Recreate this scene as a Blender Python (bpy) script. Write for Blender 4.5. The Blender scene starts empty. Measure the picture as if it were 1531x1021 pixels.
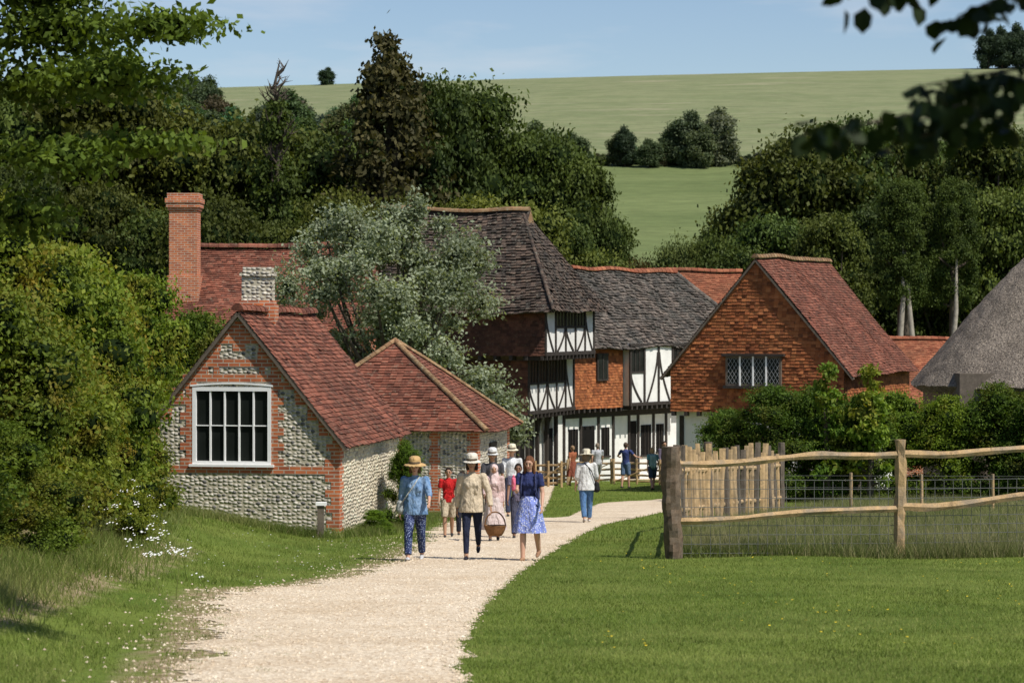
import bpy, math, random
import numpy as np
from mathutils import Vector, Matrix, noise
R=math.radians
random.seed(7); rng=np.random.default_rng(7)
scene=bpy.context.scene
COL=scene.collection
# ------------------------------------------------------------------ materials
def newmat(name):
    m=bpy.data.materials.new(name); m.use_nodes=True
    nt=m.node_tree; nt.nodes.clear()
    out=nt.nodes.new('ShaderNodeOutputMaterial')
    return m,nt,out
class N:
    def __init__(s,nt): s.nt=nt
    def n(s,t,**k):
        nd=s.nt.nodes.new('ShaderNode'+t)
        for a,b in k.items():
            if hasattr(nd,a): setattr(nd,a,b)
        return nd
    def l(s,a,b): s.nt.links.new(a,b)
    def set(s,sock,v):
        if isinstance(v,(int,float)): sock.default_value=v
        elif isinstance(v,(tuple,list)): sock.default_value=(v[0],v[1],v[2],1.0) if len(sock.default_value)==4 else v
        else: s.l(v,sock)
    def mix(s,f,a,b,mode='MIX'):
        m=s.n('MixRGB'); m.blend_type=mode
        s.set(m.inputs[0],f); s.set(m.inputs[1],a); s.set(m.inputs[2],b); return m.outputs[0]
    def noise(s,vec,scale,detail=3,rough=.55):
        t=s.n('TexNoise'); t.inputs['Scale'].default_value=scale; t.inputs['Detail'].default_value=detail
        t.inputs['Roughness'].default_value=rough
        if vec is not None: s.l(vec,t.inputs['Vector'])
        return t.outputs['Fac']
    def ramp(s,f,stops,interp='LINEAR'):
        r=s.n('ValToRGB'); r.color_ramp.interpolation=interp
        e=r.color_ramp.elements
        while len(e)<len(stops): e.new(.5)
        for i,(p,c) in enumerate(stops):
            e[i].position=p
            if isinstance(c,(int,float)): c=(c,c,c)
            e[i].color=(c[0],c[1],c[2],1)
        s.l(f,r.inputs[0]); return r.outputs[0]
    def bump(s,h,strength=.5,dist=.02):
        b=s.n('Bump'); b.inputs['Strength'].default_value=strength; b.inputs['Distance'].default_value=dist
        s.l(h,b.inputs['Height']); return b.outputs[0]
    def bsdf(s,out,col,rough=.8,spec=.3,bump=None):
        p=s.n('BsdfPrincipled'); s.set(p.inputs['Base Color'],col); s.set(p.inputs['Roughness'],rough)
        p.inputs['Specular IOR Level'].default_value=spec
        if bump is not None: s.l(bump,p.inputs['Normal'])
        s.l(p.outputs[0],out.inputs[0]); return p
    def obj(s): return s.n('TexCoord').outputs['Object']
    def geo(s): return s.n('NewGeometry').outputs['Position']
    def uv(s): return s.n('TexCoord').outputs['UV']
    def attr(s,name='rnd'):
        a=s.n('Attribute'); a.attribute_name=name; return a.outputs['Fac']
def plain(name,col,rough=.7,spec=.3,nz=.25,scale=8,bump=.0):
    m,nt,o=newmat(name); g=N(nt)
    f=g.noise(g.obj(),scale,4)
    c=g.ramp(f,[(.25,tuple(x*(1-nz) for x in col)),(.75,tuple(min(1,x*(1+nz)) for x in col))])
    b=g.bump(g.noise(g.obj(),scale*4,3),bump,.02) if bump>0 else None
    g.bsdf(o,c,rough,spec,b); return m
def tilemat(name,c1,c2,c3,lichen=(.3,.3,.25),la=.5,dirt=.7):
    m,nt,o=newmat(name); g=N(nt)
    r=g.attr(); p=g.geo()
    c=g.ramp(r,[(0,c1),(.5,c2),(1,c3)])
    big=g.noise(p,.8,5,.65)
    c=g.mix(g.ramp(big,[(.38,0),(.62,dirt)]),c,(c2[0]*.45,c2[1]*.6,c2[2]*.65))
    mid=g.noise(p,2.7,4,.7)
    c=g.mix(g.ramp(mid,[(.5,0),(.72,.55)]),c,tuple(x*1.15 for x in c3))
    li=g.ramp(g.noise(p,9,4,.7),[(.55,0),(.66,la)])
    c=g.mix(li,c,lichen)
    c=g.mix(.6,c,g.ramp(g.noise(p,30,2),[(.2,.5),(.8,1.2)]),'MULTIPLY')
    g.bsdf(o,c,.88,.2,g.bump(g.noise(p,40,2),.4,.01)); return m
def leafmat(name,cd,cl,trans=.25,dry=0):
    m,nt,o=newmat(name); g=N(nt)
    r=g.attr()
    c=g.ramp(r,[(0,cd),(1,cl)])
    if dry: c=g.mix(g.ramp(g.noise(g.geo(),.9,4,.7),[(.5,0),(.66,dry)]),c,(cl[0]*1.25,cl[1]*.72,cl[2]*.9))
    oi=g.n('ObjectInfo')
    c=g.mix(1,c,oi.outputs['Color'],'MULTIPLY')
    c=g.mix(.5,c,g.ramp(g.noise(g.geo(),.35,2),[(.3,.6),(.7,1.3)]),'MULTIPLY')
    p=g.n('BsdfPrincipled'); g.l(c,p.inputs['Base Color']); p.inputs['Roughness'].default_value=.6
    p.inputs['Specular IOR Level'].default_value=.15
    t=g.n('BsdfTranslucent'); g.l(g.mix(1,c,(1.3,1.3,.5),'MULTIPLY'),t.inputs[0])
    mx=g.n('MixShader'); mx.inputs[0].default_value=trans
    g.l(p.outputs[0],mx.inputs[1]); g.l(t.outputs[0],mx.inputs[2]); g.l(mx.outputs[0],o.inputs[0]); return m
def flintmat(name,base,dark,mortar,pd=.18):
    m,nt,o=newmat(name); g=N(nt)
    mp=g.n('Mapping'); mp.inputs['Scale'].default_value=(10,14,10)
    nd=g.noise(g.uv(),6,2)
    g.l(g.mix(.03,g.uv(),nd,'ADD'),mp.inputs[0])
    v=g.n('TexVoronoi'); v.inputs['Scale'].default_value=1; g.l(mp.outputs[0],v.inputs['Vector']); v.inputs['Randomness'].default_value=.6
    sx=g.n('SeparateColor'); g.l(v.outputs['Color'],sx.inputs[0])
    c=g.ramp(sx.outputs[0],[(0,dark),(pd,dark),(pd+.12,base),(.75,tuple(x*1.25 for x in base)),(1,tuple(min(.85,x*1.7) for x in base))])
    d=g.ramp(v.outputs['Distance'],[(.38,0),(.6,1)])
    c=g.mix(d,c,mortar)
    c=g.mix(.5,c,g.ramp(g.noise(g.uv(),1.2,4),[(.3,.78),(.7,1.15)]),'MULTIPLY')
    h=g.ramp(v.outputs['Distance'],[(.1,1),(.6,0)])
    g.bsdf(o,c,.75,.3,g.bump(h,.8,.05)); return m
def brickmat(name,c1,c2,mo,scale=1):
    m,nt,o=newmat(name); g=N(nt)
    b=g.n('TexBrick'); g.l(g.uv(),b.inputs['Vector'])
    b.inputs['Scale'].default_value=scale; b.inputs['Brick Width'].default_value=.225; b.inputs['Row Height'].default_value=.075
    b.inputs['Mortar Size'].default_value=.009; b.inputs['Bias'].default_value=-.1
    g.set(b.inputs['Color1'],c1); g.set(b.inputs['Color2'],c2); g.set(b.inputs['Mortar'],mo)
    c=g.mix(.7,b.outputs['Color'],g.ramp(g.noise(g.uv(),3,5,.7),[(.25,.6),(.75,1.3)]),'MULTIPLY')
    c=g.mix(g.ramp(g.noise(g.uv(),7,4,.7),[(.58,0),(.72,.3)]),c,(.40,.34,.28))
    g.bsdf(o,c,.85,.2,g.bump(b.outputs['Fac'],-.5,.01)); return m
def woodmat(name,col,scale=6,nz=.45,grey=0):
    m,nt,o=newmat(name); g=N(nt)
    f=g.noise(g.obj(),scale,5,.7); f2=g.noise(g.obj(),scale*9,3)
    c=g.ramp(f,[(.25,tuple(x*(1-nz) for x in col)),(.75,tuple(min(1,x*(1+nz*.6)) for x in col))])
    if grey: c=g.mix(g.ramp(g.noise(g.obj(),scale*.45,4,.7),[(.45,0),(.62,grey)]),c,(.24,.21,.17))
    if grey: c=g.mix(g.ramp(g.noise(g.obj(),scale*2.2,5,.8),[(.55,0),(.66,.6)]),c,(.12,.085,.05))
    c=g.mix(.5,c,g.ramp(f2,[(.3,.6),(.7,1.2)]),'MULTIPLY')
    g.bsdf(o,c,.8,.2,g.bump(f2,.5,.01)); return m
m_tile_red=tilemat('clay_tile_red',(.09,.034,.024),(.20,.068,.042),(.31,.115,.072),(.30,.24,.17),.45,.6)
m_tile_brown=tilemat('clay_tile_weathered',(.03,.023,.02),(.075,.053,.042),(.16,.11,.08),(.29,.28,.22),.55)
m_tile_stone=tilemat('old_grey_tile',(.035,.028,.025),(.10,.08,.067),(.20,.16,.13),(.34,.33,.27),.5)
m_tile_orange=tilemat('orange_clay_tile',(.22,.065,.035),(.35,.115,.06),(.43,.165,.085),(.3,.2,.12),.3)
m_tile_hung=tilemat('hung_clay_tile',(.16,.05,.022),(.36,.11,.04),(.52,.19,.07),(.26,.16,.09),.35,.45)
m_tile_hungd=tilemat('hung_tile_dark',(.06,.028,.02),(.12,.05,.034),(.18,.08,.05),(.2,.15,.1),.3)
m_ridge=tilemat('ridge_tile',(.22,.12,.065),(.32,.18,.09),(.40,.25,.13),(.4,.36,.24),.6)
m_flint=flintmat('flint_wall',(.42,.39,.33),(.15,.145,.14),(.48,.43,.32),.12)
m_flintc=flintmat('flint_cream',(.56,.50,.38),(.34,.30,.24),(.56,.48,.34),.06)
m_brick=brickmat('red_brick',(.56,.17,.065),(.33,.09,.045),(.48,.41,.32))
m_white=plain('limewash',(.78,.77,.72),.8,.2,.1,3,.2)
m_whitep=plain('white_paint',(.86,.86,.84),.5,.3,.05,9)
m_timber=woodmat('dark_oak',(.05,.042,.036))
m_timberg=woodmat('grey_oak',(.16,.13,.10))
m_rail=woodmat('cleft_rail',(.52,.35,.18),5,.45,.65)
m_pale=woodmat('cleft_pale',(.58,.40,.21),1.5,.45,.45)
m_post=woodmat('bark_post',(.17,.12,.08),9,.7,.3)
m_bark=woodmat('bark',(.10,.08,.06),5,.5)
m_barkp=woodmat('pale_bark',(.36,.32,.26),5,.5)
m_glass=plain('dark_glass',(.014,.017,.015),.25,.2,.3,2)
m_lead=plain('lead_came',(.35,.36,.36),.5,.5,.1,9)
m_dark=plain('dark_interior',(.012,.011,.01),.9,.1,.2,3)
m_wire=plain('fence_wire',(.12,.12,.11),.4,.5,.1,9)
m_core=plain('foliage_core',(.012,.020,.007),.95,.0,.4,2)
m_leafbg=leafmat('leaf_woodland',(.024,.040,.010),(.095,.125,.026))
m_leafcon=leafmat('leaf_conifer',(.035,.040,.014),(.13,.115,.042))
m_leafap=leafmat('leaf_apple',(.08,.115,.045),(.44,.49,.34),.35)
m_leafbr=leafmat('leaf_hedge',(.05,.095,.012),(.23,.28,.04),.35,.75)
m_leafnr=leafmat('leaf_beech',(.03,.06,.008),(.14,.20,.03),.3)
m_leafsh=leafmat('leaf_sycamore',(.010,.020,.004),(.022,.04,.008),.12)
m_leafhz=leafmat('leaf_far_hazed',(.06,.085,.048),(.13,.155,.09))  # distance haze is mixed into this leaf colour
def mk_thatch():
    m,nt,o=newmat('thatch'); g=N(nt)
    mp=g.n('Mapping'); mp.inputs['Scale'].default_value=(9,9,1.6); g.l(g.geo(),mp.inputs[0])
    f=g.noise(mp.outputs[0],1.6,6,.8); f2=g.noise(g.geo(),1.1,4,.6); f3=g.noise(g.geo(),16,3,.7)
    c=g.ramp(f,[(.3,(.12,.10,.08)),(.55,(.34,.285,.23)),(.75,(.54,.47,.37))])
    c=g.mix(.7,c,g.ramp(f2,[(.3,.65),(.7,1.15)]),'MULTIPLY')
    c=g.mix(.85,c,g.ramp(f3,[(.32,.4),(.66,1.4)]),'MULTIPLY')
    g.bsdf(o,c,.95,.1,g.bump(f3,1.0,.15)); return m
m_thatch=mk_thatch()
# ------------------------------------------------------------------ terrain
PY=[-60,0,80,100,120,160,220,300,400,520,900,950,1200,3000]
PZ=[3.05,0,-4.07,-4.88,-5.6,-6.8,-7.0,-1.0,14.,36.,91.5,92.5,85,60]
def sm(a,b,t):
    t=np.clip((t-a)/(b-a),0,1); return t*t*(3-2*t)
def zg(x,y):
    x=np.asarray(x,float); y=np.asarray(y,float)
    z=np.interp(y,PY,PZ)
    z=z+sm(300,900,y)*.025*np.clip(x,-400,400)
    z=z+sm(350,600,y)*3*np.sin(x*.013+1)*np.sin(y*.01)*sm(950,850,y)*0.6
    bank=sm(-3.4,-7.5,x)*sm(60,40,y)*.75
    z=z+bank
    z=z+.03*np.sin(x*1.3+y*.31)*np.sin(y*.23+.4*x)*sm(-2.8,-3.8,np.where(x<0,x,-x))
    return z
def G(x,y): return float(zg(x,y))
Lp=([8,18.2,24.5,28.2,29.6,31.0,33.2,37.4,44.6,50,58,62,66,80,104],[-2.0,-2.52,-2.98,-3.42,-3.3,-2.6,-2.07,-1.71,-1.55,-1.7,-1.3,-.5,.2,.3,.3])
Rp=([8,18.2,21.3,26.5,33.2,43.1,53.8,64.4,72,80,84],[-.3,-.38,-.44,-.33,.04,.89,2.0,4.09,6.5,10,13])
Tl=([58,98.6,104],[.64,1.76,1.9])
Tr=([58,60,67,74,80.3,84],[.7,1.4,2.0,2.75,5.1,9])
def jag(y,s):
    return .10*noise.noise((y*.9,s,0))+.08*noise.noise((y*2.7,s,3))+.07*noise.noise((y*7,s,9))
def intervals(y):
    L=float(np.interp(y,*Lp)); Rr=float(np.interp(y,*Rp))
    if y<58.6: return [(L+jag(y,1)*4.2,Rr+jag(y,5)*1.0)]
    res=[]
    if y<103: res.append((L,float(np.interp(y,*Tl))+jag(y,7)))
    else: res.append((-3,14))
    if y<84: res.append((float(np.interp(y,*Tr))+jag(y,8),Rr+jag(y,5)))
    return res
YT=np.arange(8,124,.1)
IV=[intervals(float(y)) for y in YT]
NI=2
ivl=np.full((len(YT),NI),1e9); ivr=np.full((len(YT),NI),-1e9)
for i,q in enumerate(IV):
    for j,(a,b) in enumerate(q): ivl[i,j]=a; ivr[i,j]=b
def inpath(x,y,m=0):
    i=np.clip(((y-8)/.1).astype(int),0,len(YT)-1)
    r=np.zeros(len(x),bool)
    for j in range(NI): r|=(x>ivl[i,j]-m)&(x<ivr[i,j]+m)
    return r&(y>8)&(y<124)
def npmesh(name,V,F,mats,rnd=None,mi=None,smooth=False,parent=None,link=True):
    V=np.asarray(V,np.float32); F=np.asarray(F,np.int32)
    me=bpy.data.meshes.new(name)
    k=F.shape[1]
    me.vertices.add(len(V)); me.vertices.foreach_set('co',V.ravel())
    me.loops.add(F.size); me.loops.foreach_set('vertex_index',F.ravel())
    me.polygons.add(len(F)); me.polygons.foreach_set('loop_start',np.arange(0,F.size,k,dtype=np.int32))
    try: me.polygons.foreach_set('loop_total',np.full(len(F),k,dtype=np.int32))
    except Exception: pass
    for m in mats: me.materials.append(m)
    if mi is not None: me.polygons.foreach_set('material_index',np.asarray(mi,np.int32))
    if smooth: me.polygons.foreach_set('use_smooth',np.ones(len(F),bool))
    if rnd is not None:
        a=me.attributes.new('rnd','FLOAT','POINT'); a.data.foreach_set('value',np.asarray(rnd,np.float32))
    me.update(calc_edges=True); me.validate()
    if not link: return me
    ob=bpy.data.objects.new(name,me); COL.objects.link(ob)
    if parent: ob.parent=parent
    return ob
def grid(xs,ys,f):
    X,Y=np.meshgrid(xs,ys); Z=f(X,Y)
    V=np.stack([X,Y,Z],-1).reshape(-1,3)
    nx=len(xs); ny=len(ys)
    i=np.arange((ny-1))[:,None]*nx+np.arange(nx-1)[None,:]; i=i.ravel()
    return V,np.stack([i,i+1,i+1+nx,i+nx],-1)
def mk_groundmat():
    m,nt,o=newmat('grass_ground'); g=N(nt); p=g.geo()
    n1=g.noise(p,.5,4); n2=g.noise(p,9,4,.7); n3=g.noise(p,60,2)
    c=g.ramp(n1,[(.3,(.09,.14,.02)),(.7,(.165,.21,.04))])
    c=g.mix(.6,c,g.ramp(n2,[(.3,.6),(.7,1.3)]),'MULTIPLY')
    c=g.mix(.6,c,g.ramp(n3,[(.3,.6),(.7,1.3)]),'MULTIPLY')
    e=g.attr('earth_shade')
    ef=g.ramp(g.mix(1,e,g.noise(p,2.5,5,.7),'MULTIPLY'),[(.26,0),(.46,.95)])
    c=g.mix(ef,c,g.ramp(n2,[(.3,(.20,.145,.08)),(.7,(.42,.33,.21))]))
    sp=g.n('SeparateXYZ'); g.l(p,sp.inputs[0])
    mr=g.n('MapRange'); mr.inputs['From Min'].default_value=180; mr.inputs['From Max'].default_value=230; g.l(sp.outputs['Y'],mr.inputs['Value'])
    mr2=g.n('MapRange'); mr2.inputs['From Min'].default_value=525; mr2.inputs['From Max'].default_value=535; g.l(sp.outputs['Y'],mr2.inputs['Value'])
    mp=g.n('Mapping'); mp.inputs['Scale'].default_value=(.006,.02,.01); mp.inputs['Rotation'].default_value=(0,0,.12); g.l(p,mp.inputs[0])
    st=g.noise(mp.outputs[0],3,6,.65)
    mp2=g.n('Mapping'); mp2.inputs['Scale'].default_value=(.05,.12,.1); g.l(p,mp2.inputs[0])
    st2=g.noise(mp2.outputs[0],4,5,.75)
    low=g.ramp(st,[(.3,(.115,.15,.055)),(.7,(.165,.20,.078))])
    up=g.ramp(st,[(.32,(.15,.18,.085)),(.45,(.22,.235,.12)),(.54,(.165,.195,.09)),(.66,(.265,.26,.15))])
    fc=g.mix(mr2.outputs[0],low,up)  # hill field greens, desaturated a little to paint in aerial haze
    fc=g.mix(.7,fc,g.ramp(st2,[(.3,.65),(.7,1.2)]),'MULTIPLY')
    c=g.mix(mr.outputs[0],c,fc)
    g.bsdf(o,c,.9,.1,g.bump(n3,.6,.03)); return m
m_ground=mk_groundmat()
xs=np.concatenate([[-2500,-1500,-900],np.arange(-600,-60,20),np.arange(-60,-14,3),np.arange(-14,14,.25),np.arange(14,60,3),np.arange(60,600,20),[600,900,1500,2500]])
ys=np.concatenate([np.arange(-60,14,3),np.arange(14,70,.25),np.arange(70,130,1),np.arange(130,240,5),np.arange(240,1000,10),np.arange(1000,3001,200)])
V,F=grid(xs,ys,zg)
gr=npmesh('ground',V,F,[m_ground],smooth=True)
e=sm(-3.9,-5.0,V[:,0])*sm(44,32,V[:,1])  # left bank: bare earth, browned also to stand in for shadow there
dl=np.abs(V[:,0]-np.interp(V[:,1],*Lp)); e=np.maximum(e,.95*sm(1.2,.1,dl)*sm(50,40,V[:,1]))
dr=np.abs(V[:,0]-np.interp(V[:,1],*Rp)); e=np.maximum(e,.55*sm(.25,.0,dr)*sm(60,50,V[:,1]))
a=gr.data.attributes.new('earth_shade','FLOAT','POINT'); a.data.foreach_set('value',e.astype(np.float32))
def mk_gravel():
    m,nt,o=newmat('gravel'); g=N(nt); p=g.geo()
    v=g.n('TexVoronoi'); v.inputs['Scale'].default_value=38; g.l(p,v.inputs['Vector'])
    sc=g.n('SeparateColor'); g.l(v.outputs['Color'],sc.inputs[0])
    c=g.ramp(sc.outputs[0],[(0,(.42,.325,.23)),(.25,(.58,.48,.355)),(.7,(.68,.58,.44)),(1,(.80,.72,.59))])
    n1=g.noise(p,.8,5,.65)
    c=g.mix(.6,c,g.ramp(n1,[(.3,(.78,.69,.57)),(.6,(1.02,1.0,.96))]),'MULTIPLY')
    c=g.mix(.5,c,g.ramp(g.noise(p,7,4,.7),[(.3,.75),(.7,1.12)]),'MULTIPLY')
    g.bsdf(o,c,.9,.1,g.bump(v.outputs['Distance'],.45,.015)); return m
m_gravel=mk_gravel()
PV=[];PF=[];K=9
for j in range(NI):
    prev=None
    for i in range(len(YT)):
        if j<len(IV[i]):
            l,r=IV[i][j]
            if j==0 and i and abs(IV[i-1][0][0]-l)>1.5: prev=None
            t=np.linspace(0,1,K+1); X=l+(r-l)*t; y=YT[i]
            Z=zg(X,np.full_like(X,y))+.016*np.minimum(1,np.minimum(t,1-t)*12)+.006
            b=len(PV); PV+= [(X[k],y,Z[k]) for k in range(K+1)]
            if prev is not None: PF+=[(prev+k,prev+k+1,b+k+1,b+k) for k in range(K)]
            prev=b
        else: prev=None
npmesh('gravel_path',PV,PF,[m_gravel],smooth=True)
def stones():
    n=20000
    y=rng.uniform(17.5,48,n); x=rng.uniform(-4.6,1.2,n)
    i=np.clip(((y-8)/.1).astype(int),0,len(YT)-1)
    out=np.maximum(0,ivl[i,0]-x); k=(x<ivr[i,0]+.04)&(rng.random(n)<np.exp(-out*3.0))
    x=x[k];y=y[k]; n=len(x)
    z=zg(x,y)+np.where(inpath(x,y),.024,.006); s=rng.uniform(.008,.022,n)
    V=np.empty((n,5,3)); 
    for q,(dx,dy,dz) in enumerate([(1,0,0),(0,1,0),(-1,0,0),(0,-1,0),(0,0,.8)]):
        V[:,q,0]=x+dx*s*rng.uniform(.7,1.2,n); V[:,q,1]=y+dy*s; V[:,q,2]=z+dz*s-.004
    b=np.arange(n)*5
    F=np.concatenate([np.stack([b+i,b+(i+1)%4,b+4],-1) for i in range(4)])
    npmesh('gravel_stones',V.reshape(-1,3),F,[m_gravel])
stones()
def bladesmat(name,c1,c2,c3):
    m,nt,o=newmat(name); g=N(nt)
    c=g.ramp(g.attr(),[(0,c1),(.7,c2),(1,c3)])
    c=g.mix(.8,c,g.ramp(g.noise(g.geo(),.9,5,.65),[(.3,.52),(.7,1.3)]),'MULTIPLY')
    c=g.mix(g.ramp(g.noise(g.geo(),.45,4,.65),[(.48,0),(.68,.55)]),c,c3)
    p=g.n('BsdfPrincipled'); g.l(c,p.inputs['Base Color']); p.inputs['Roughness'].default_value=.6; p.inputs['Specular IOR Level'].default_value=.15
    t=g.n('BsdfTranslucent'); g.l(c,t.inputs[0]); mx=g.n('MixShader'); mx.inputs[0].default_value=.4
    g.l(p.outputs[0],mx.inputs[1]); g.l(t.outputs[0],mx.inputs[2]); g.l(mx.outputs[0],o.inputs[0]); return m
m_lawn=bladesmat('lawn_blades',(.14,.20,.03),(.23,.295,.055),(.36,.37,.12))
m_mead=bladesmat('meadow_blades',(.12,.165,.04),(.25,.265,.09),(.46,.39,.22))
m_rank=bladesmat('rank_grass',(.11,.17,.03),(.20,.26,.055),(.36,.34,.14))
def blades(name,x,y,h,w,mat,lean=.35):
    n=len(x); z=zg(x,y)-.005
    a=rng.uniform(0,2*np.pi,n); h=h*rng.uniform(.55,1.25,n); w=w*rng.uniform(.7,1.3,n)
    b=rng.uniform(0,2*np.pi,n); L=h*lean*rng.uniform(0,1.6,n)
    V=np.empty((n,3,3)); cx=np.cos(a)*w/2; cy=np.sin(a)*w/2
    V[:,0]=np.stack([x-cx,y-cy,z],-1); V[:,1]=np.stack([x+cx,y+cy,z],-1)
    V[:,2]=np.stack([x+np.cos(b)*L,y+np.sin(b)*L,z+h],-1)
    r=np.repeat(rng.random(n),3)
    return npmesh(name,V.reshape(-1,3),np.arange(n*3).reshape(-1,3),[mat],rnd=r)
def samp(n,y0,y1,pw=1.0):
    y=y0+(y1-y0)*rng.random(n)**pw; x=rng.uniform(-1,1,n)*(y*.2118+1.0)*1.03
    return x,y
def fence_side(x,y):
    xl=np.interp(y,[38,50,62,84],[2.62,3.5,6.9,13.5])
    return (y>38.4)&(x>xl)
x,y=samp(360000,16.5,46,1.25); k=~inpath(x,y,-.03)&~fence_side(x,y)
pat=np.sin(x*2.3+np.sin(y*1.1)*1.7)*np.sin(y*1.6+x)+.5*np.sin(x*7+y*3)
thin=(x<-3.0)&(pat+rng.normal(0,.45,len(x))>.1)&(rng.random(len(x))<.8)
i_=np.clip(((y-8)/.1).astype(int),0,len(YT)-1); near=(ivl[i_,0]-x>-.1)&(ivl[i_,0]-x<.9)&(rng.random(len(x))<.85-(ivl[i_,0]-x)*.7)&(y<36)
k&=~thin&~near
d_in=x-ivl[i_,0]; creep=inpath(x,y)&(d_in<.75)&(y<36)&(np.sin(x*5.1+y*1.9)*np.sin(y*2.7-x*3.3)+.4*np.sin(y*9+x*13)>.45+d_in*.6)
k|=creep
x=x[k];y=y[k]
blades('lawn_grass',x,y,np.where(x<-3.4,.055,.036),.009,m_lawn,.6)
x,y=samp(140000,44,112,1.1); k=~inpath(x,y,-.03)&~fence_side(x,y); blades('lawn_grass',x[k],y[k],.06,.018,m_lawn)
x,y=samp(380000,38.4,84,1.25); k=fence_side(x,y); x=x[k];y=y[k]; blades('meadow_grass',x,y,.30,.011,m_mead,.5)
def along(n,p,q,s):
    t=rng.random(n); return p[0]+(q[0]-p[0])*t+rng.normal(0,s,n),p[1]+(q[1]-p[1])*t+rng.normal(0,s,n)
xx=[];yy=[]
for n,p,q,s in [(8000,(2.6,38.3),(10,40.2),.12),(9000,(-8.2,46.6),(-3.4,46.4),.2),(8000,(-3.0,47),(-2.1,53),.2),(9000,(-5.2,29),(-6.6,44),.35),(5000,(-5.2,22),(-5.6,29),.3),(5000,(-1.3,59.5),(-2.4,55),.3)]:
    a,b=along(n,p,q,s); xx.append(a);yy.append(b)
xx=np.concatenate(xx);yy=np.concatenate(yy);k=~inpath(xx,yy,.1)
blades('rank_grass',xx[k],yy[k],.20,.012,m_rank,.7)
def flowers(name,x,y,h,s,col):
    m=plain(name+'_petal',col,.6,.2,.05)
    n=len(x); z=zg(x,y)+h*rng.uniform(.7,1.2,n)
    V=np.empty((n,6,3))
    for q in range(6):
        V[:,q,0]=x+np.cos(q*np.pi/3)*s; V[:,q,1]=y+np.sin(q*np.pi/3)*s; V[:,q,2]=z+rng.uniform(-.3,.3,n)*s
    npmesh(name,V.reshape(-1,3),np.arange(n*6).reshape(-1,6),[m])
a,b=samp(900,20,40); k=(a>.8)&~inpath(a,b,.2)&(np.sin(a*2.1+b)*np.cos(b*.7)>.2); flowers('buttercups',a[k],b[k],.05,.014,(.75,.55,.03))
a,b=samp(1800,28,60); k=(a<-1)&~inpath(a,b,.2)&(np.sin(a*3+b*.8)>.0); flowers('daisies',a[k],b[k],.045,.013,(.75,.75,.7))
# ------------------------------------------------------------------ mesh builder
class MB:
    def __init__(s): s.v=[];s.f=[];s.m=[];s.r=[]
    def poly(s,pts,m=0,r=None):
        b=len(s.v); r=random.random() if r is None else r
        for p in pts: s.v.append(tuple(p)); s.r.append(r)
        s.f.append(tuple(range(b,b+len(pts)))); s.m.append(m)
    def hexa(s,P,m=0):
        r=random.random()
        for q in ((0,3,2,1),(4,5,6,7),(0,1,5,4),(1,2,6,5),(2,3,7,6),(3,0,4,7)): s.poly([P[i] for i in q],m,r)
    def out(s,name,mats,parent=None,uv=True,wob=0,smooth=False):
        if wob:
            s.v=[(p[0],p[1],p[2]+wob*noise.noise((p[0]*.45,p[1]*.45,7.3))) for p in s.v]
        me=bpy.data.meshes.new(name); me.from_pydata(s.v,[],s.f)
        for m in mats: me.materials.append(m)
        me.polygons.foreach_set('material_index',s.m)
        a=me.attributes.new('rnd','FLOAT','POINT'); a.data.foreach_set('value',s.r)
        if uv:
            ul=me.uv_layers.new(name='UVMap'); arr=np.zeros(len(me.loops)*2,np.float32)
            for p in me.polygons:
                n=p.normal
                u=Vector((-n.y,n.x,0)); 
                if u.length<.05: u=Vector((1,0,0))
                u.normalize(); w=n.cross(u)
                for li in p.loop_indices:
                    c=me.vertices[me.loops[li].vertex_index].co
                    arr[li*2]=c.dot(u); arr[li*2+1]=c.dot(w)
            ul.data.foreach_set('uv',arr)
        if smooth: me.polygons.foreach_set('use_smooth',[True]*len(me.polygons))
        ob=bpy.data.objects.new(name,me); COL.objects.link(ob)
        if parent: ob.parent=parent
        return ob
def empty(name,loc=(0,0,0)):
    e=bpy.data.objects.new(name,None); e.location=loc; COL.objects.link(e); e.empty_display_size=.3; return e
class Fr:
    def __init__(s,o,a,n): s.o=Vector(o); s.a=Vector(a).normalized(); s.n=Vector(n).normalized()
    def p(s,u,z,w=0): q=s.o+s.a*u+s.n*w; return Vector((q.x,q.y,z))
    def box(s,mb,u0,u1,z0,z1,w0,w1,m=0):
        mb.hexa([s.p(u0,z0,w0),s.p(u1,z0,w0),s.p(u1,z0,w1),s.p(u0,z0,w1),s.p(u0,z1,w0),s.p(u1,z1,w0),s.p(u1,z1,w1),s.p(u0,z1,w1)],m)
    def beam(s,mb,pts,wd,w0,w1,m=0):
        for (u0,z0),(u1,z1) in zip(pts[:-1],pts[1:]):
            du,dz=u1-u0,z1-z0; L=math.hypot(du,dz); nu,nz=-dz/L*wd/2,du/L*wd/2
            q=[(u0+nu,z0+nz),(u1+nu,z1+nz),(u1-nu,z1-nz),(u0-nu,z0-nz)]
            mb.hexa([s.p(a,b,w0) for a,b in q]+[s.p(a,b,w1) for a,b in q],m)
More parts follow.
